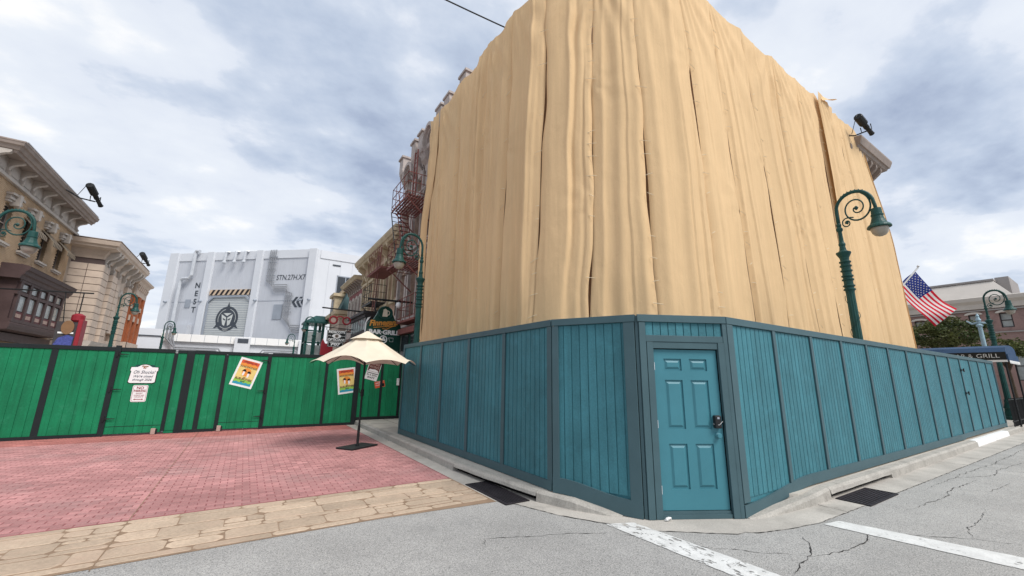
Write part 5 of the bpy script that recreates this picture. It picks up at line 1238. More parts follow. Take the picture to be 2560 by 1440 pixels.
# ================================================================== mansard tower
mt = thing('mansard_tower', 'stone corner tower with green slate mansard roof', 'building', (6.6, 36, 0))
m = MB(); m.box(5.75, 34.0, .15, 9, 38.5, 6.4); m.build('wall', 'pink_stone', mt)
m = MB(); m.prism([(5.3,33.6,6.4),(9,33.6,6.4),(9,38.9,6.4),(5.3,38.9,6.4)], (0, 0, .3)); m.prism([(5.55,33.8,6.1),(9,33.8,6.1),(9,38.7,6.1),(5.55,38.7,6.1)], (0, 0, .29)); m.build('cornice', 'cream_cornice', mt)
m = MB(); m.hexa([(5.7,34.0,6.7),(9,34.0,6.7),(9,38.5,6.7),(5.7,38.5,6.7),(6.4,34.7,8.6),(9,34.7,8.6),(9,37.8,8.6),(6.4,37.8,8.6)]); rf_ = m.build('roof', 'slate_green', mt)
m = MB(); m.box(6.2, 34.5, 8.61, 9, 38.0, 8.95); m.build('crest', 'cream_cornice', rf_)
m = MB(); m.box(5.55, 36.0, 6.71, 6.6, 37.6, 8.2); m.prism([(5.4,35.8,8.2),(6.6,35.8,8.2),(6.6,37.8,8.2),(5.4,37.8,8.2)], (0, 0, .25)); d_ = m.build('dormer', 'cream_cornice', rf_)
m = MB(); m.box(5.53, 36.4, 6.95, 5.549, 37.2, 7.95); m.build('dormer_pane', 'glass_dark', d_)
for z in [1.2+.4*k for k in range(12)]:
    m = MB(); m.box(5.735, 33.985, z, 5.749, 38.5, z+.03); m.box(5.735, 33.97, z, 8, 33.999, z+.03); m.build('course_joint', 'stone_joint', mt)
# teal glazed booth
tb = thing('teal_booth', 'teal glazed entrance bay beyond the opticians sign', 'booth', (4.6, 39, 0))
m = MB()
for (x, y) in ((3.95,40.0),(5.2,38.0),(3.95,38.0),(4.6,38.0),(5.2,40)): m.box(x-.1, y-.1, .15, x+.1, y+.1, 6.0)
for z in (3.2, 4.3, 5.3): m.box(3.9, 37.93, z, 5.25, 38.07, z+.12); m.box(3.86, 37.9, z, 4.0, 40, z+.12)
m.build('frame', 'lamp_green', tb)
m = MB(); m.prism([(3.7,37.7,6.0),(5.5,37.7,6.0),(5.5,40.3,6.0),(3.7,40.3,6.0)], (0, 0, .15)); m.hexa([(3.75,37.75,6.151),(5.5,37.75,6.151),(5.5,40.2,6.151),(3.75,40.2,6.151),(4.6,38.6,6.75),(5.3,38.6,6.75),(5.3,39.6,6.75),(4.6,39.6,6.75)]); m.build('roof', 'lamp_green', tb)
for z in (3.35, 4.45):
    for x in (4.05, 4.68): m = MB(); m.box(x, 38.0, z, x+.5, 38.03, z+.8); m.build('pane', 'glass_pale', tb)
# ================================================================== hanging signs on the right
# opticians sign, faces the camera down the street
ov = 27.0; of_ = frame_v(ov, -1)
os_ = thing('opticians_sign', 'black hanging opticians sign with an eye below red spectacles', 'sign', (4.6, ov, 3.2))
m = MB(); m.tube([(3.5,ov,5.78),(6.24,ov,5.74)], .045, 6); m.tube([(4.0,ov,5.76),(4.0,ov,5.25)], .02, 5); m.tube([(5.4,ov,5.75),(5.4,ov,5.2)], .02, 5); m.tube([(3.9,ov,4.55),(3.9,ov,4.42)], .02, 5); m.tube([(3.75,ov,4.6),(6.24,ov,4.5)], .025, 5); m.tube([(5.1,ov,4.55),(5.1,ov,4.42)], .02, 5); m.build('hanger', 'black_metal', os_)
for (c_, r_) in ((4.22,.22),(5.0,.22)):
    m = MB(); m.tube([(c_+r_*cos(t), ov-.02, 5.06+r_*sin(t)) for t in [i*pi/12 for i in range(25)]], .05, 6); m.build('spectacle_rim', 'sign_red', os_)
m = MB(); m.tube([(4.38+.46*(k/10), ov-.02, 5.22+.09*sin(pi*k/10)) for k in range(11)], .04, 6); m.build('spectacle_bridge', 'sign_red', os_)
m = MB(); m.prism([(4.22+.15*cos(t), ov-.02, 5.06+.16*sin(t)) for t in [i*pi/8 for i in range(16)]], (0, .04, 0)); m.build('lens_picture', 'wood_block', os_)
m = MB(); m.fbox(of_, 3.95, 5.06, -.06, .03, 3.72, 4.42); m.build('board', 'sign_black', os_)
m = MB(); m.fbox(of_, 4.03, 4.92, -.06, .03, 3.40, 3.715); m.build('number_board', 'sign_black', os_)
for (a0, a1, z0, z1) in ((3.97,5.04,4.385,4.402),(3.97,5.04,3.735,3.75),(3.97,3.985,3.75,4.385),(5.025,5.04,3.75,4.385),(4.06,4.89,3.675,3.69),(4.06,4.89,3.42,3.435),(4.06,4.075,3.435,3.675),(4.875,4.89,3.435,3.675)): m = MB(); m.fbox(of_, a0, a1, .031, .036, z0, z1); m.build('border_line', 'sign_white', os_)
lettering("MOSCOT'S", .19, 'sign_white', os_, (4.505, ov-.034, 4.30), A, bold=.008, width=.95); lettering('OPTICIANS', .19, 'sign_white', os_, (4.505, ov-.034, 3.84), A, bold=.008, width=.98); lettering('707', .22, 'sign_white', os_, (4.47, ov-.034, 3.555), A, bold=.012, width=.6)
lettering('EYE', .09, 'sign_white', os_, (4.1, ov-.034, 4.07), A, width=.17); lettering('EYE', .09, 'sign_white', os_, (4.92, ov-.034, 4.07), A, width=.17)
m = MB(); m.prism([(4.51+.28*cos(t), ov-.031, 4.07+.14*sin(t)*abs(sin(t))**.3) for t in [i*pi/12 for i in range(24)]], (0, -.004, 0)); m.build('eye_white', 'sign_white', os_)
m = MB(); m.prism([(4.51+.11*cos(t), ov-.0355, 4.07+.11*sin(t)) for t in [i*pi/10 for i in range(20)]], (0, -.003, 0)); m.build('eye_iris', 'brown_trim', os_)
m = MB(); m.prism([(4.51+.05*cos(t), ov-.039, 4.07+.05*sin(t)) for t in [i*pi/8 for i in range(16)]], (0, -.003, 0)); m.build('eye_pupil', 'sign_black', os_)
rsn = thing('red_sign', 'red shop sign half hidden behind the opticians sign', 'sign', (4.3, 29.5, 3.2)); m = MB(); m.box(4.0, 29.4, 2.7, 4.75, 29.6, 3.75); m.prism([(4.0,29.4,3.75),(4.25,29.4,3.75),(4.08,29.4,4.05)], (0, .2, 0)); m.build('board', 'sign_red', rsn); m = MB(); m.tube([(4.5,29.5,3.75),(4.5,29.5,4.6),(6.24,29.5,4.6)], .03, 5); m.build('hanger', 'black_metal', rsn)
# pub sign
pv = 17.5
ps = thing('pub_sign', 'dark green pub sign with arched top reading Finnegans Bar and Grill', 'sign', (4.75, pv, 3)); pf_ = frame_v(pv, -1)
m = MB(); m.tube([(4.0,pv,4.93),(5.96,pv,4.96)], .045, 6); m.tube([(4.35,pv,4.93),(4.35,pv,4.4)], .025, 5); m.tube([(5.2,pv,4.95),(5.2,pv,4.3)], .025, 5); m.build('hanger', 'black_metal', ps)
cx = 4.77; prof = [(-.73,2.75),(.73,2.75),(.73,3.75)]+[(.73*cos(t), 3.75+.42*sin(t)) for t in [i*pi/14 for i in range(1, 5)]]+[(.36*cos(t), 4.15+.48*sin(t)) for t in [i*pi/10 for i in range(1, 10)]]+[(-.73*cos(t), 3.75+.42*sin(t)) for t in [i*pi/14 for i in range(4, 0, -1)]]+[(-.73,3.75)]
m = MB(); m.prism([(cx+x, pv-.08, z) for x, z in prof], (0, .18, 0)); m.build('board', 'sign_green', ps, bevel=.015)
m = MB(); m.prism([(cx-.78,pv-.05,2.75),(cx-.745,pv-.05,2.75),(cx-.745,pv-.05,3.9),(cx-.60,pv-.05,4.15),(cx-.70,pv-.05,4.1),(cx-.78,pv-.05,3.85)], (0, .12, 0)); m.build('pale_edge', 'plastic_grey', ps)
m = MB(); m.tube([(cx+.30*cos(t), pv-.09, 4.36+.27*sin(t)) for t in [i*pi/10 for i in range(21)]], .03, 6); m.build('roundel', 'lamp_green', ps)
m = MB(); m.prism([(cx-.12,pv-.084,4.20),(cx+.1,pv-.084,4.20),(cx+.08,pv-.084,4.48),(cx+.0,pv-.084,4.55),(cx-.09,pv-.084,4.51)], (0, -.012, 0)); m.tube([(cx+.09,pv-.09,4.46),(cx+.17,pv-.09,4.43),(cx+.17,pv-.09,4.31),(cx+.09,pv-.09,4.27)], .02, 5); m.build('jug', 'canvas', ps)
lettering("Finnegans", .34, 'gold', ps, (cx-.03, pv-.088, 3.93), (1, 0, .10), (-.1, 0, 1), shear=.25, bold=.012, width=1.25)
m = MB(); m.tube([(cx-.45,pv-.09,3.70),(cx+.5,pv-.09,3.84),(cx+.3,pv-.09,3.78),(cx+.1,pv-.09,3.66),(cx-.08,pv-.09,3.68)], .018, 5); m.build('flourish', 'gold', ps)
lettering("BAR·GRILL", .25, 'sign_white', ps, (cx+.02, pv-.088, 3.52), A, bold=.012, width=1.3)
m = MB(); m.tube([(cx+.15*cos(t), pv-.09, 3.22+.15*sin(t)) for t in [i*pi/10 for i in range(21)]], .022, 6)
for a in (90, 210, 330): m.prism([(cx+.055*cos(radians(a))+.05*cos(t), pv-.084, 3.23+.055*sin(radians(a))+.05*sin(t)) for t in [i*pi/5 for i in range(10)]], (0, -.012, 0))
m.build('shamrock', 'sign_white', ps)
for sx in (-1, 1):
    m = MB(); P = [(cx+sx*x, pv-.085, z) for x, z in ((.22,3.30),(.42,3.30),(.42,3.14),(.28,3.14),(.22,3.30))]; m.tube(P, .012, 4); m.build('side_frame', 'plastic_grey', ps)
gl = thing('globe_light', 'round white globe light above the pub sign', 'lamp', (5.25, pv-.3, 4.72)); m = MB(); m.lathe([(.01,-.13),(.09,-.1),(.13,0),(.09,.1),(.04,.13)], (5.25, pv-.3, 4.72), 14); m.build('globe', 'sign_white', gl, smooth=True); m = MB(); m.tube([(5.25,pv-.3,4.84),(5.25,pv-.3,4.98),(5.25,pv,4.98)], .02, 5); m.build('stem', 'black_metal', gl)
# shopfront under the ornate building
m = MB(); m.fbox(gf, 15.1, 19.7, .01, .35, .16, 3.6); m.build('shopfront', 'sign_green', gb)
for a in (15.4, 16.6, 17.8):
    m = MB(); m.fbox(gf, a, a+.8, .351, .40, 2.2, 3.4); m.build('shop_pane', 'glass_dark', gb)
m = MB(); m.fbox(gf, 15.1, 19.7, .36, .6, 3.45, 3.68); m.build('shopfront_cornice', 'fire_escape_red', gb)

# ================================================================== the grey building closing the street
nd = Vector((-.748, .664, 0)); nc = Vector((6.94, 56.0, 0)); nn_ = Vector((-.664, -.748, 0))
def nf(s, d, z): return tuple(nc+nd*s+nn_*d+Vector((0, 0, z)))
ng = thing('grey_building', 'big pale grey warehouse front with shutter door and stencilled letters', 'building', tuple(nc+nd*12))
S0, S1 = 1.2, 23.4
m = MB(); m.fbox(nf, S0, S1, -9, 0, 0, 17.95); m.build('wall', 'nest_wall', ng)
rc_ = Vector(nf(S0, 0, 0)); 
m = MB(); m.prism([(rc_.x,rc_.y,0),(rc_.x+22,rc_.y,0),(rc_.x+22,rc_.y+9,0),(rc_.x+2,rc_.y+9,0)], (0, 0, 17.9)); m.build('side_wall', 'nest_light', ng)
for (a0, a1) in ((S0-.1,2.2),(9.0,9.95),(16.5,17.5),(22.1,23.5)):
    m = MB(); m.fbox(nf, a0, a1, .001, .35, 0, 18.0); m.build('pilaster', 'nest_light', ng, bevel=.03)
for (a0, a1) in ((2.21,8.99),(9.96,16.49),(17.51,22.09)):
    m = MB(); m.fbox(nf, a0, a1, .001, .10, 16.85, 17.97); m.build('parapet_band', 'nest_light', ng)
    m = MB(); m.fbox(nf, a0, a1, .001, .02, 11.02, 11.10); m.build('panel_seam', 'nest_blue_grey', ng)
    k = (a1-a0)/3
    for i in (1, 2): m = MB(); m.fbox(nf, a0+k*i-.02, a0+k*i+.02, .001, .015, 0, 16.8); m.build('panel_seam', 'nest_wall', ng)
m = MB(); m.prism([(rc_.x+.4,rc_.y-.10,16.8),(rc_.x+22,rc_.y-.10,16.8),(rc_.x+22,rc_.y-.001,16.8),(rc_.x+.4,rc_.y-.001,16.8)], (0, 0, 1.1)); m.build('parapet_band', 'nest_light', ng)
for i in range(1, 7): m = MB(); m.box(rc_.x+i*1.5, rc_.y-.02, 0, rc_.x+i*1.5+.04, rc_.y-.001, 16.79); m.build('panel_seam', 'nest_wall', ng)
for x0 in (rc_.x+2.8, rc_.x+5.2):
    m = MB(); m.box(x0, rc_.y-.05, 12.0, x0+.95, rc_.y-.002, 14.6); wn = m.build('window', 'glass_dark', ng); m = MB(); m.box(x0+1.05, rc_.y-.05, 13.4, x0+2.0, rc_.y-.002, 14.6); m.build('pane', 'glass_dark', wn)
    m = MB(); m.box(x0-.1, rc_.y-.07, 11.9, x0-.001, rc_.y-.002, 14.75); m.box(x0-.1, rc_.y-.07, 14.61, x0+2.1, rc_.y-.002, 14.75); m.box(x0+.951, rc_.y-.07, 12, x0+1.049, rc_.y-.002, 14.6); m.build('window_frame', 'nest_blue_grey', wn)
m = MB(); m.box(rc_.x+2.0, rc_.y-.06, 16.0, rc_.x+3.0, rc_.y-.002, 16.2); m.build('vent', 'nest_dark', ng)
# shutter door
dp = [(16.2,4.5),(16.2,10.95),(15.5,11.55),(10.75,11.6),(10.0,11.0),(10.0,4.5)]
m = MB(); m.prism([nf(s,.02,z) for s, z in dp], tuple(nn_*.04)); sd_ = m.build('shutter_door', 'nest_shutter', ng)
m = MB()
z = 4.6
while z < 11.5:
    a, b = 10.02, 16.18
    if z > 10.9: b = 16.18-(z-10.95)*1.15
    if z > 10.95: a = 10.02+(z-10.98)*1.2
    m.fbox(nf, a, b, .061, .085, z, z+.055); z += .235
m.build('shutter_slats', 'nest_blue_grey', sd_)
m = MB(); ow = [(16.4,4.5),(16.4,11.05),(15.6,11.8),(10.65,11.85),(9.8,11.1),(9.8,4.5)]
m.prism([nf(s,.03,z) for s, z in ow]+[nf(s,.03,z) for s, z in dp[::-1]], tuple(nn_*.22)); m.build('door_surround', 'nest_blue_grey', sd_)
# painted crest on the shutter
def disc(c, r, d, n=28, sy=1): return [nf(c[0]-r*cos(t), d, c[1]+sy*r*sin(t)) for t in [i*2*pi/n for i in range(n)]]
cc = (13.1, 8.72)
def ring(c, r1, r2, d, mat, nm):
    m = MB(); a, b = disc(c, r1, d), disc(c, r2, d); n = len(a); m.add(a+b, [(i, (i+1) % n, n+(i+1) % n, n+i) for i in range(n)]); m.build(nm, mat, sd_)
m = MB(); m.add(disc(cc, 1.66, .088), [tuple(range(28))]); m.build('crest_disc', 'nest_dark', sd_)
ring(cc, 1.32, 1.26, .092, 'nest_shutter', 'crest_ring')
for a in (90, -35, 215):
    ar = radians(a); c_, s_ = cos(ar), sin(ar); m = MB(); P = []
    for (rr, tt_) in ((1.15,-.36),(2.25,0),(1.15,.36)): P.append(nf(cc[0]-(c_*rr-s_*tt_), .094, cc[1]+s_*rr+c_*tt_))
    m.add(P, [(0,1,2)]); m.build('crest_point', 'nest_dark', sd_)
m = MB()
for sx in (-1, 1):
    m.add([nf(cc[0]+sx*x, .096, cc[1]+z) for x, z in ((.08,.15),(.85,.62),(.72,-.15),(.55,-.75),(.22,-.95),(.12,-.4))], [tuple(range(6))])
m.add([nf(cc[0]+x, .096, cc[1]+z) for x, z in ((-.6,.75),(.6,.75),(0,.35))], [(0,1,2)]); m.build('crest_shield', 'nest_shutter', sd_)
m = MB()
for sx in (-1, 1): m.add([nf(cc[0]+sx*x, .099, cc[1]+z) for x, z in ((.15,-.1),(.6,.12),(.52,-.12),(.2,-.25))], [(0,1,2,3)])
m.build('crest_marks', 'nest_dark', sd_)
lettering('NEST', .26, 'nest_shutter', sd_, nf(cc[0], .096, 7.22), tuple(-nd), width=.8)
# hazard stripes
m = MB(); m.fbox(nf, 10.0, 16.35, .02, .14, 11.92, 12.66); hz = m.build('hazard_board', 'hazard_tan', ng)
for k in range(9):
    a = 16.25-k*.74; m = MB(); m.prism([nf(s,.141,z) for s, z in ((a,11.93),(a-.36,11.93),(max(10.01,a-.36-.42),12.65),(max(10.2,a-.42),12.65))], tuple(nn_*.012)); m.build('stripe', 'hazard_black', hz)
# stencils
for ch, z in (('N', 13.33), ('E', 12.2), ('S', 11.08), ('T', 9.96)): lettering(ch, 1.05, 'nest_dark', ng, nf(18.5, .03, z), tuple(-nd), bold=.02)
lettering('STN.27H.X7', 1.0, 'nest_dark', ng, nf(4.66, .03, 14.15), tuple(-nd), shear=.12, width=4.2)
for k in range(3):
    s_ = 4.0-k*.62; m = MB(); m.prism([nf(s_-x, .02, 10.85+z) for x, z in ((0,0),(.5,.68),(.86,.68),(.36,0),(.86,-.68),(.5,-.68))], tuple(nn_*.02)); m.build('chevron', 'nest_dark', ng)
for (a0, a1, z0, z1) in ((19.15,19.95,10.3,11.4),(5.25,6.5,8.6,10.55)):
    m = MB(); m.fbox(nf, a0, a1, .02, .08, z0, z1); m.build('panel_hatch', 'nest_blue_grey', ng)
for s_ in (1.3, 9.0, 17.2, 2.6, 22.6): m = MB(); m.tube([nf(s_,.3,11.1), nf(s_,.7,11.0)], .14, 8); m.build('flood_lamp', 'nest_blue_grey', ng)
# pipes
def pipe(pts, r, mat, d): m = MB(); m.tube([nf(s, d, z) for s, z in pts], r, 8); return m.build('pipe', mat, ng)
pipe([(18.7,18.1),(19.2,18.15),(19.35,17.9),(19.35,14.7),(19.6,14.3),(20.6,14.25),(20.9,14.0),(20.9,8.0)], .22, 'pipe_metal', .45)
for i, o_ in enumerate((-.42, -.14, .14, .42)):
    P = [(7.5-o_,18.0),(7.5-o_,13.5-o_*.4),(6.8-o_*.3,12.75-o_),(5.0+o_*.3,12.75-o_),(4.4-o_,12.0),(4.55-o_,8.9),(3.6-o_*.6,7.4-o_),(1.6,7.3-o_)]
    pipe(P, .055, 'pipe_dark', .24+.01*i)
m = MB()
for z in (17.0, 16.2, 15.3, 14.4, 13.7): m.fbox(nf, 6.85, 8.15, .12, .20, z, z+.07)
for z in (11.6, 10.9, 10.2, 9.5): m.fbox(nf, 3.85, 5.1, .12, .20, z, z+.07)
m.build('pipe_clamps', 'nest_blue_grey', ng)
for s_ in (14.57, 13.04, 11.6): m = MB(); m.tube([nf(s_-.3,.1,17.9), nf(s_,.4,17.85), nf(s_,.45,16.6), nf(s_,.5,16.45), nf(s_,.5,16.3)], [.16,.16,.16,.25,.25], 8); m.build('spout', 'pipe_metal', ng)
m = MB(); m.fbox(nf, 18.2, 21.9, .02, .7, 6.6, 7.9); m.build('equipment_box', 'nest_wall', ng)
# low white canopy wing in front
wg = thing('canopy_wing', 'low white panelled wing before the grey building', 'building', (-.5, 53, 0))
m = MB(); m.box(-7.2, 52, 0, 6.0, 54, 5.45); m.build('wall', 'nest_light', wg)
m = MB(); m.box(-7.3, 51.7, 4.75, 6.1, 51.999, 5.5); m.build('fascia', 'sign_white', wg)
for k in range(12): m = MB(); m.box(-7.2+k*1.1, 51.69, 4.76, -7.17+k*1.1, 51.699, 5.49); m.build('fascia_seam', 'nest_blue_grey', wg)
m = MB(); m.box(-1.3, 51.4, 3.5, .1, 51.699, 5.42); m.build('panel_box', 'nest_light', wg); m = MB(); m.box(-1.05, 51.36, 4.85, -.1, 51.399, 5.3); m.build('grille', 'nest_dark', wg)
m = MB(); m.box(4.7, 51.4, 3.0, 5.9, 51.699, 5.4); m.build('panel_box', 'nest_light', wg); m = MB(); m.box(5.0, 51.36, 4.7, 5.6, 51.399, 5.1); m.build('grille', 'nest_dark', wg)
for k in range(3):
    m = MB(); z = 4.15-.2*k; m.tube([(-6.9+.25*k,51.5,6.2),(-6.9+.25*k,51.5,5.0),(-6.2+.1*k,51.5,z),(-2.6-.2*k,51.5,z),(-2.2-.2*k,51.5,z-.6)], .09, 7); m.build('pipe', 'pipe_dark', wg)
    m = MB(); m.tube([(.9+.2*k,51.5,z-.6),(1.3+.2*k,51.5,z+.05),(4.6,51.5,z+.05)], .07, 6); m.build('pipe', 'pipe_dark', wg)
wb2 = thing('low_annex', 'low white annex below the orange brick tower', 'building', (-9, 56, 0)); m = MB(); m.box(-14, 56, 0, -7.0, 60, 6.2); m.build('wall', 'nest_light', wb2); m = MB(); m.box(-14, 55.9, 5.4, -6.9, 55.999, 5.5); m.build('trim', 'nest_dark', wb2)

# ================================================================== far right
bb = thing('mauve_building', 'mauve brick building with pale roof and arched windows at far right', 'building', (50, 9, 0)); mf = frame(45, -1)
hs_ = [(4.25,4.85,5.7,6.75),(5.75,6.35,5.7,6.75),(8.65,9.3,5.6,6.6),(7.1,7.75,5.6,6.7)]+[(3.95,4.7,2.0,4.0),(6.2,7.0,2.0,4.0),(8.3,9.1,2.0,4.0)]
m = MB(); wall_skin(m, mf, 3.45, 16, 0, 7.1, hs_, .3); m.fbox(mf, 3.45, 16, -9, -.31, 0, 7.1); m.build('wall', 'mauve_brick', bb)
m = MB()
for k in range(56): m.fbox(mf, 3.46, 15.9, .001, .006, .2+k*.125, .2+k*.125+.022) if not (5.5 < .2+k*.125 < 6.8 or 1.9 < .2+k*.125 < 4.1) else None
m.build('mortar_lines', 'mauve_joint', bb, kind='stuff')
for h in hs_:
    wn = window(bb, mf, *h, 'dark_grey_wood', 'glass_pale', -.15, fw=.07); c_ = (h[0]+h[1])/2; r_ = (h[1]-h[0])/2; m = MB()
    k_ = .28 if h[3] < 5 else .12
    P = [mf(c_+(r_+.16)*cos(t), 0, h[3]+k_*1.6*sin(t)) for t in [i*pi/8 for i in range(9)]]; Q = [mf(c_+r_*cos(t), 0, h[3]-.02+k_*.6*sin(t)) for t in [i*pi/8 for i in range(9)]][::-1]; m.prism(P+Q, (-.12, 0, 0)); m.build('arch_hood', 'roof_pale', wn)
m = MB(); m.prism([mf(3.2,d,z) for d, z in ((0,7.1),(.15,7.15),(.2,7.5),(.45,7.7),(.5,7.95),(0,8.05))], (0, 13, 0)); m.build('cornice', 'roof_pale', bb)
m = MB(); m.fbox(mf, 3.3, 16, 0, .14, 6.98, 7.06); m.fbox(mf, 3.3, 16, 0, .1, 5.35, 5.43); m.build('string_course', 'roof_grey', bb)
m = MB(); m.hexa([(45.2,4.0,8.05),(53,4.0,8.05),(53,16,8.05),(45.2,16,8.05),(46.6,4.9,9.4),(52,4.9,9.4),(52,16,9.4),(46.6,16,9.4)]); rr = m.build('roof', 'roof_pale', bb)
m = MB(); m.box(46.5, 4.85, 9.401, 52, 16, 9.55); m.build('roof_kerb', 'roof_grey', rr)
m = MB(); m.box(47.5, 4.2, 8.06, 52, 4.89, 9.75); m.build('roof_block', 'roof_grey', rr)
mg = thing('mint_building', 'sliver of mint green building at the right edge', 'building', (47, 1.5, 0)); m = MB(); m.box(46, -2, 0, 55, 3.3, 6.3); m.build('wall', 'mint', mg); m = MB(); m.box(46, -2, 6.31, 55, 3.35, 7.6); m.build('parapet', 'roof_pale', mg)
# trees
def tree(loc, h, cr, cz, label, n, seed, mat='leaf', name='street_tree'):
    t = thing(name, label, 'tree', loc, 'trees on the right-hand street'); r = random.Random(seed); x, y, _ = loc
    m = MB(); m.tube([(x,y,.0),(x+.05,y,1.0),(x-.03,y+.03,cz-1.0)], [.13,.10,.08], 8)
    tips = []
    for i in range(9):
        a = i*2*pi/9+r.uniform(-.3, .3); e = (x+cr*.75*cos(a), y+cr*.75*sin(a), cz+r.uniform(-.2, .7)*cr*.45)
        m.tube([(x,y,cz-1.1), ((x*1.4+e[0]*.6)/2, (y*1.4+e[1]*.6)/2, cz-.45), e], [.06,.035,.012], 5); tips.append(e)
    m.build('trunk', 'bark', t)
    for mt_, frac in ((mat, .65), ('leaf_dark', .35)):
        m = MB(); cl = []
        for i in range(int(46*frac)+4):
            a = r.uniform(0, 2*pi); q = cr*math.sqrt(r.random()); cl.append((x+q*cos(a), y+q*sin(a), cz+r.uniform(-.30, .42)*cr*(1-.5*(q/cr)**2), r.uniform(.22, .5)))
        for i in range(int(n*frac)):
            c_ = r.choice(cl); p = Vector((c_[0]+r.gauss(0, c_[3]*.5), c_[1]+r.gauss(0, c_[3]*.5), c_[2]+r.gauss(0, c_[3]*.26)))
            d1 = Vector((r.uniform(-1,1), r.uniform(-1,1), r.uniform(-.5,.5))).normalized(); d2 = d1.cross(Vector((r.uniform(-1,1), r.uniform(-1,1), r.uniform(-1,1)))).normalized(); s_ = r.uniform(.05, .11)
            m.add([p-d1*s_, p+d2*s_*.45, p+d1*s_, p-d2*s_*.45], [(0,1,2,3)])
        m.build('crown', mt_, t, recalc=False)
tree((33, 6.0, 0), 5, 2.1, 4.4, 'feathery green tree between the flag and the mauve building', 8000, 1)
tree((36, 4.0, 0), 4, 1.3, 3.6, 'small green tree behind the blue awning', 3200, 2)
tree((33, 1.6, 0), 4, 1.2, 3.2, 'green tree at the right edge past the awning', 3200, 3)
# flag on a slanted staff
fg = thing('flag', 'American flag hanging from a slanted staff beyond the tan cloth', 'flag', (26, 5.5, 5.6))
m = MB(); m.tube([(24.1,6.3,4.6),(26,4.88,7.05)], .035, 8); m.lathe([(.01,-.06),(.06,0),(.01,.06)], (26, 4.86, 7.12), 10); m.build('staff', 'plastic_grey', fg)
# cloth frame: hoist along the staff, fly falling to the ground side
H0, H1 = Vector((25.9,4.97,6.87)), Vector((25.15,5.5,5.85))
F0, F1 = Vector((26.0,3.95,4.95)), Vector((25.55,4.62,4.22))
def fpt(u_, v_):      # u along the fly, v across from top of hoist
    a = H0.lerp(H1, v_); b = F0.lerp(F1, v_); p = a.lerp(b, u_)
    p += Vector((-.55, -.25, 0))*(.16*sin(u_*7+v_*3.5)*(.2+u_))+Vector((0, 0, -.22*sin(pi*u_)*(.4+.6*(1-v_))))
    return p+Vector((-.10, .22, .10))*sin(v_*pi)*(1-u_)*.6
ROWS, COLS = 13, 30
for mt_, sel in (('flag_red', lambda i, j: not (i < 7 and j < 12) and i % 2 == 0), ('flag_white', lambda i, j: not (i < 7 and j < 12) and i % 2 == 1), ('flag_blue', lambda i, j: i < 7 and j < 12)):
    m = MB()
    for i in range(ROWS):
        for j in range(COLS):
            if sel(i, j): m.quad(fpt(j/COLS, i/ROWS), fpt((j+1)/COLS, i/ROWS), fpt((j+1)/COLS, (i+1)/ROWS), fpt(j/COLS, (i+1)/ROWS))
    m.build({'flag_red': 'red_stripes', 'flag_white': 'white_stripes', 'flag_blue': 'canton'}[mt_], mt_, fg, smooth=True)
m = MB()
for i in range(9):
    for j in range(11):
        if (i+j) % 2 == 0:
            c_ = fpt((j+1)/12*.4, (i+1)/10*7/13); e1 = (fpt((j+1)/12*.4+.01, (i+1)/10*7/13)-c_).normalized(); e2 = (fpt((j+1)/12*.4, (i+1)/10*7/13+.01)-c_).normalized(); nrm = e1.cross(e2).normalized(); nrm = nrm if nrm.dot(-c_) > 0 else -nrm
            m.add([c_+nrm*.012+(e1*cos(t)+e2*sin(t))*(.034 if k % 2 == 0 else .014) for k, t in enumerate([q*pi/5 for q in range(10)])], [tuple(range(10))])
m.build('stars', 'flag_white', fg, kind='stuff')
# blue entrance awning
aw = thing('blue_awning', 'dark blue entrance awning with GRILL lettering and white fringe', 'awning', (26.5, 4, 2.6)); af = frame(25.2, -1)
m = MB(); m.prism([(25.2,2.78,2.70),(25.2,2.78,3.02),(25.26,2.85,3.18),(25.4,2.9,3.28),(25.4,6.2,3.28),(25.26,6.2,3.18),(25.2,6.2,3.02),(25.2,6.2,2.70)][:1]+[(25.2,2.78,2.70),(25.2,2.78,3.0),(25.35,2.78,3.18),(25.7,2.78,3.27),(26.4,2.78,3.3),(27.1,2.78,3.27),(27.5,2.78,3.18),(27.6,2.78,3.0),(27.6,2.78,2.70)][1:] , (0, 3.4, 0)); m.build('hood', 'awning_blue', aw)
m = MB(); m.fbox(af, 2.79, 6.1, .002, .02, 2.68, 2.99); m.build('front_valance', 'sign_black', aw)
lettering("BAR &", .23, 'plastic_grey', aw, (25.175, 3.98, 2.84), (0, -1, 0), width=.60); lettering("GRILL", .23, 'plastic_grey', aw, (25.175, 3.27, 2.84), (0, -1, 0), width=.62)
m = MB(); m.box(25.2, 2.74, 2.66, 27.6, 2.779, 2.90); m.build('side_valance', 'awning_blue', aw)
m = MB()
for k in range(9): x = 25.2+k*.267; m.prism([(x,2.735,2.66),(x+.26,2.735,2.66),(x+.22,2.735,2.56),(x+.13,2.735,2.53),(x+.04,2.735,2.56)], (0, -.012, 0))
m.box(25.18, 2.78, 2.60, 25.199, 5.8, 2.68); m.build('fringe', 'sign_white', aw)
for (x, y) in ((25.25,2.85),(27.55,2.85),(25.25,5.0)): m = MB(); m.tube([(x,y,.15),(x,y,2.68)], .03, 6); m.build('post', 'black_metal', aw)
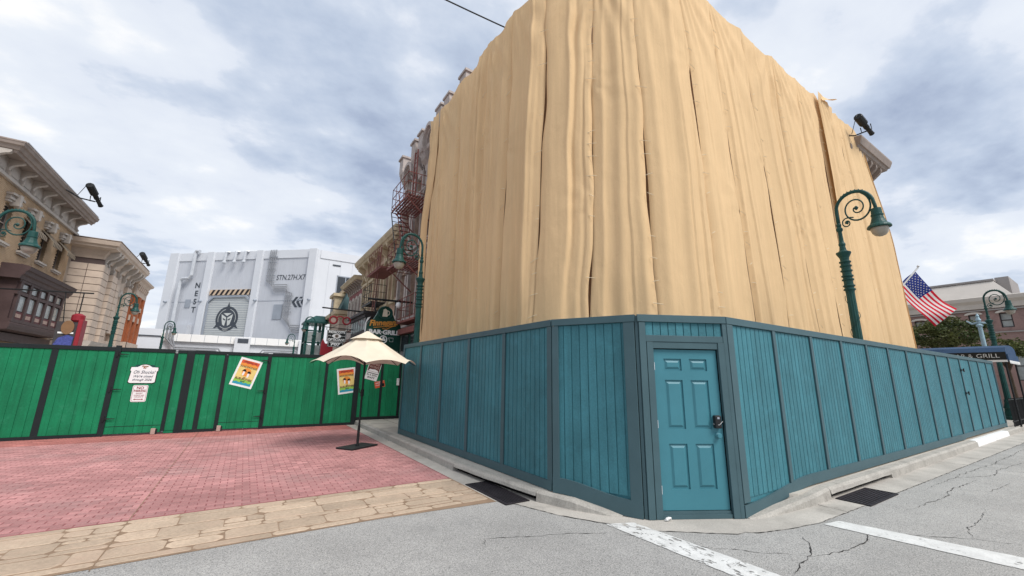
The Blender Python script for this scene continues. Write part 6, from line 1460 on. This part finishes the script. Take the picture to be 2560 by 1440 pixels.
# iron railing and terrace furniture beyond the wall end
ir = thing('iron_railing', 'black iron railing under the blue awning', 'railing', (26, 3.0, .15))
m = MB()
for z in (.35, 1.15): m.tube([(24.6,2.95,z),(30,2.95,z)], .02, 5)
m.build('rail', 'black_metal', ir)
for k in range(28): m = MB(); m.tube([(24.7+k*.19,2.95,.15),(24.7+k*.19,2.95,1.2)], .011, 4); m.build('baluster', 'black_metal', ir)
tw = thing('terrace_front', 'dark shopfront wall behind the iron railing', 'building', (27, 5.2, 0)); m = MB(); m.box(24.4, 5.2, .15, 33, 5.6, 2.6); m.build('wall', 'dark_grey_wood', tw); m = MB(); m.box(25.0, 5.15, 1.0, 27.5, 5.199, 2.3); m.build('window', 'glass_dark', tw)
pt = thing('patio_table', 'white patio table with green top past the awning', 'table', (29.0, 2.5, 0)); m = MB(); m.lathe([(.45,.74),(.46,.76),(.45,.78)], (29.0,2.5,0), 14); m.build('table_top', 'mint', pt); m = MB(); m.lathe([(.25,.0),(.25,.03),(.05,.06),(.04,.74)], (29.0,2.5,0), 10); m.build('leg', 'sign_white', pt)
# pale blue ornamental post
bp_ = thing('blue_post', 'pale blue ornamental post with short arms above the awning', 'post', (31, 4.05, 0))
m = MB(); m.lathe([(.16,0),(.12,.5),(.09,3.0),(.08,4.55),(.13,4.6),(.13,4.66),(.07,4.72),(.07,4.85),(.11,4.9),(.05,5.05),(.07,5.12),(.01,5.25)], (31,4.05,0), 12); m.build('post_shaft', 'pale_blue_metal', bp_)
for s_ in (-1, 1): m = MB(); m.tube([(31,4.05,4.78),(31,4.05+s_*.25,4.74),(31,4.05+s_*.42,4.90)], [.06,.05,.03], 7); m.build('arm', 'pale_blue_metal', bp_)
# overhead wire
wr = MB(); P0, P1 = Vector((-13,9.9,13.4)), Vector((6.0,9.36,12.9)); wr.tube([P0.lerp(P1, k/24)+Vector((0,0,-.5*4*(k/24)*(1-k/24))) for k in range(25)], .022, 5); wr = wr.build('overhead_wire', 'black_metal'); tag(wr, 'thin dark cable running from the cloth top across the sky', 'cable')
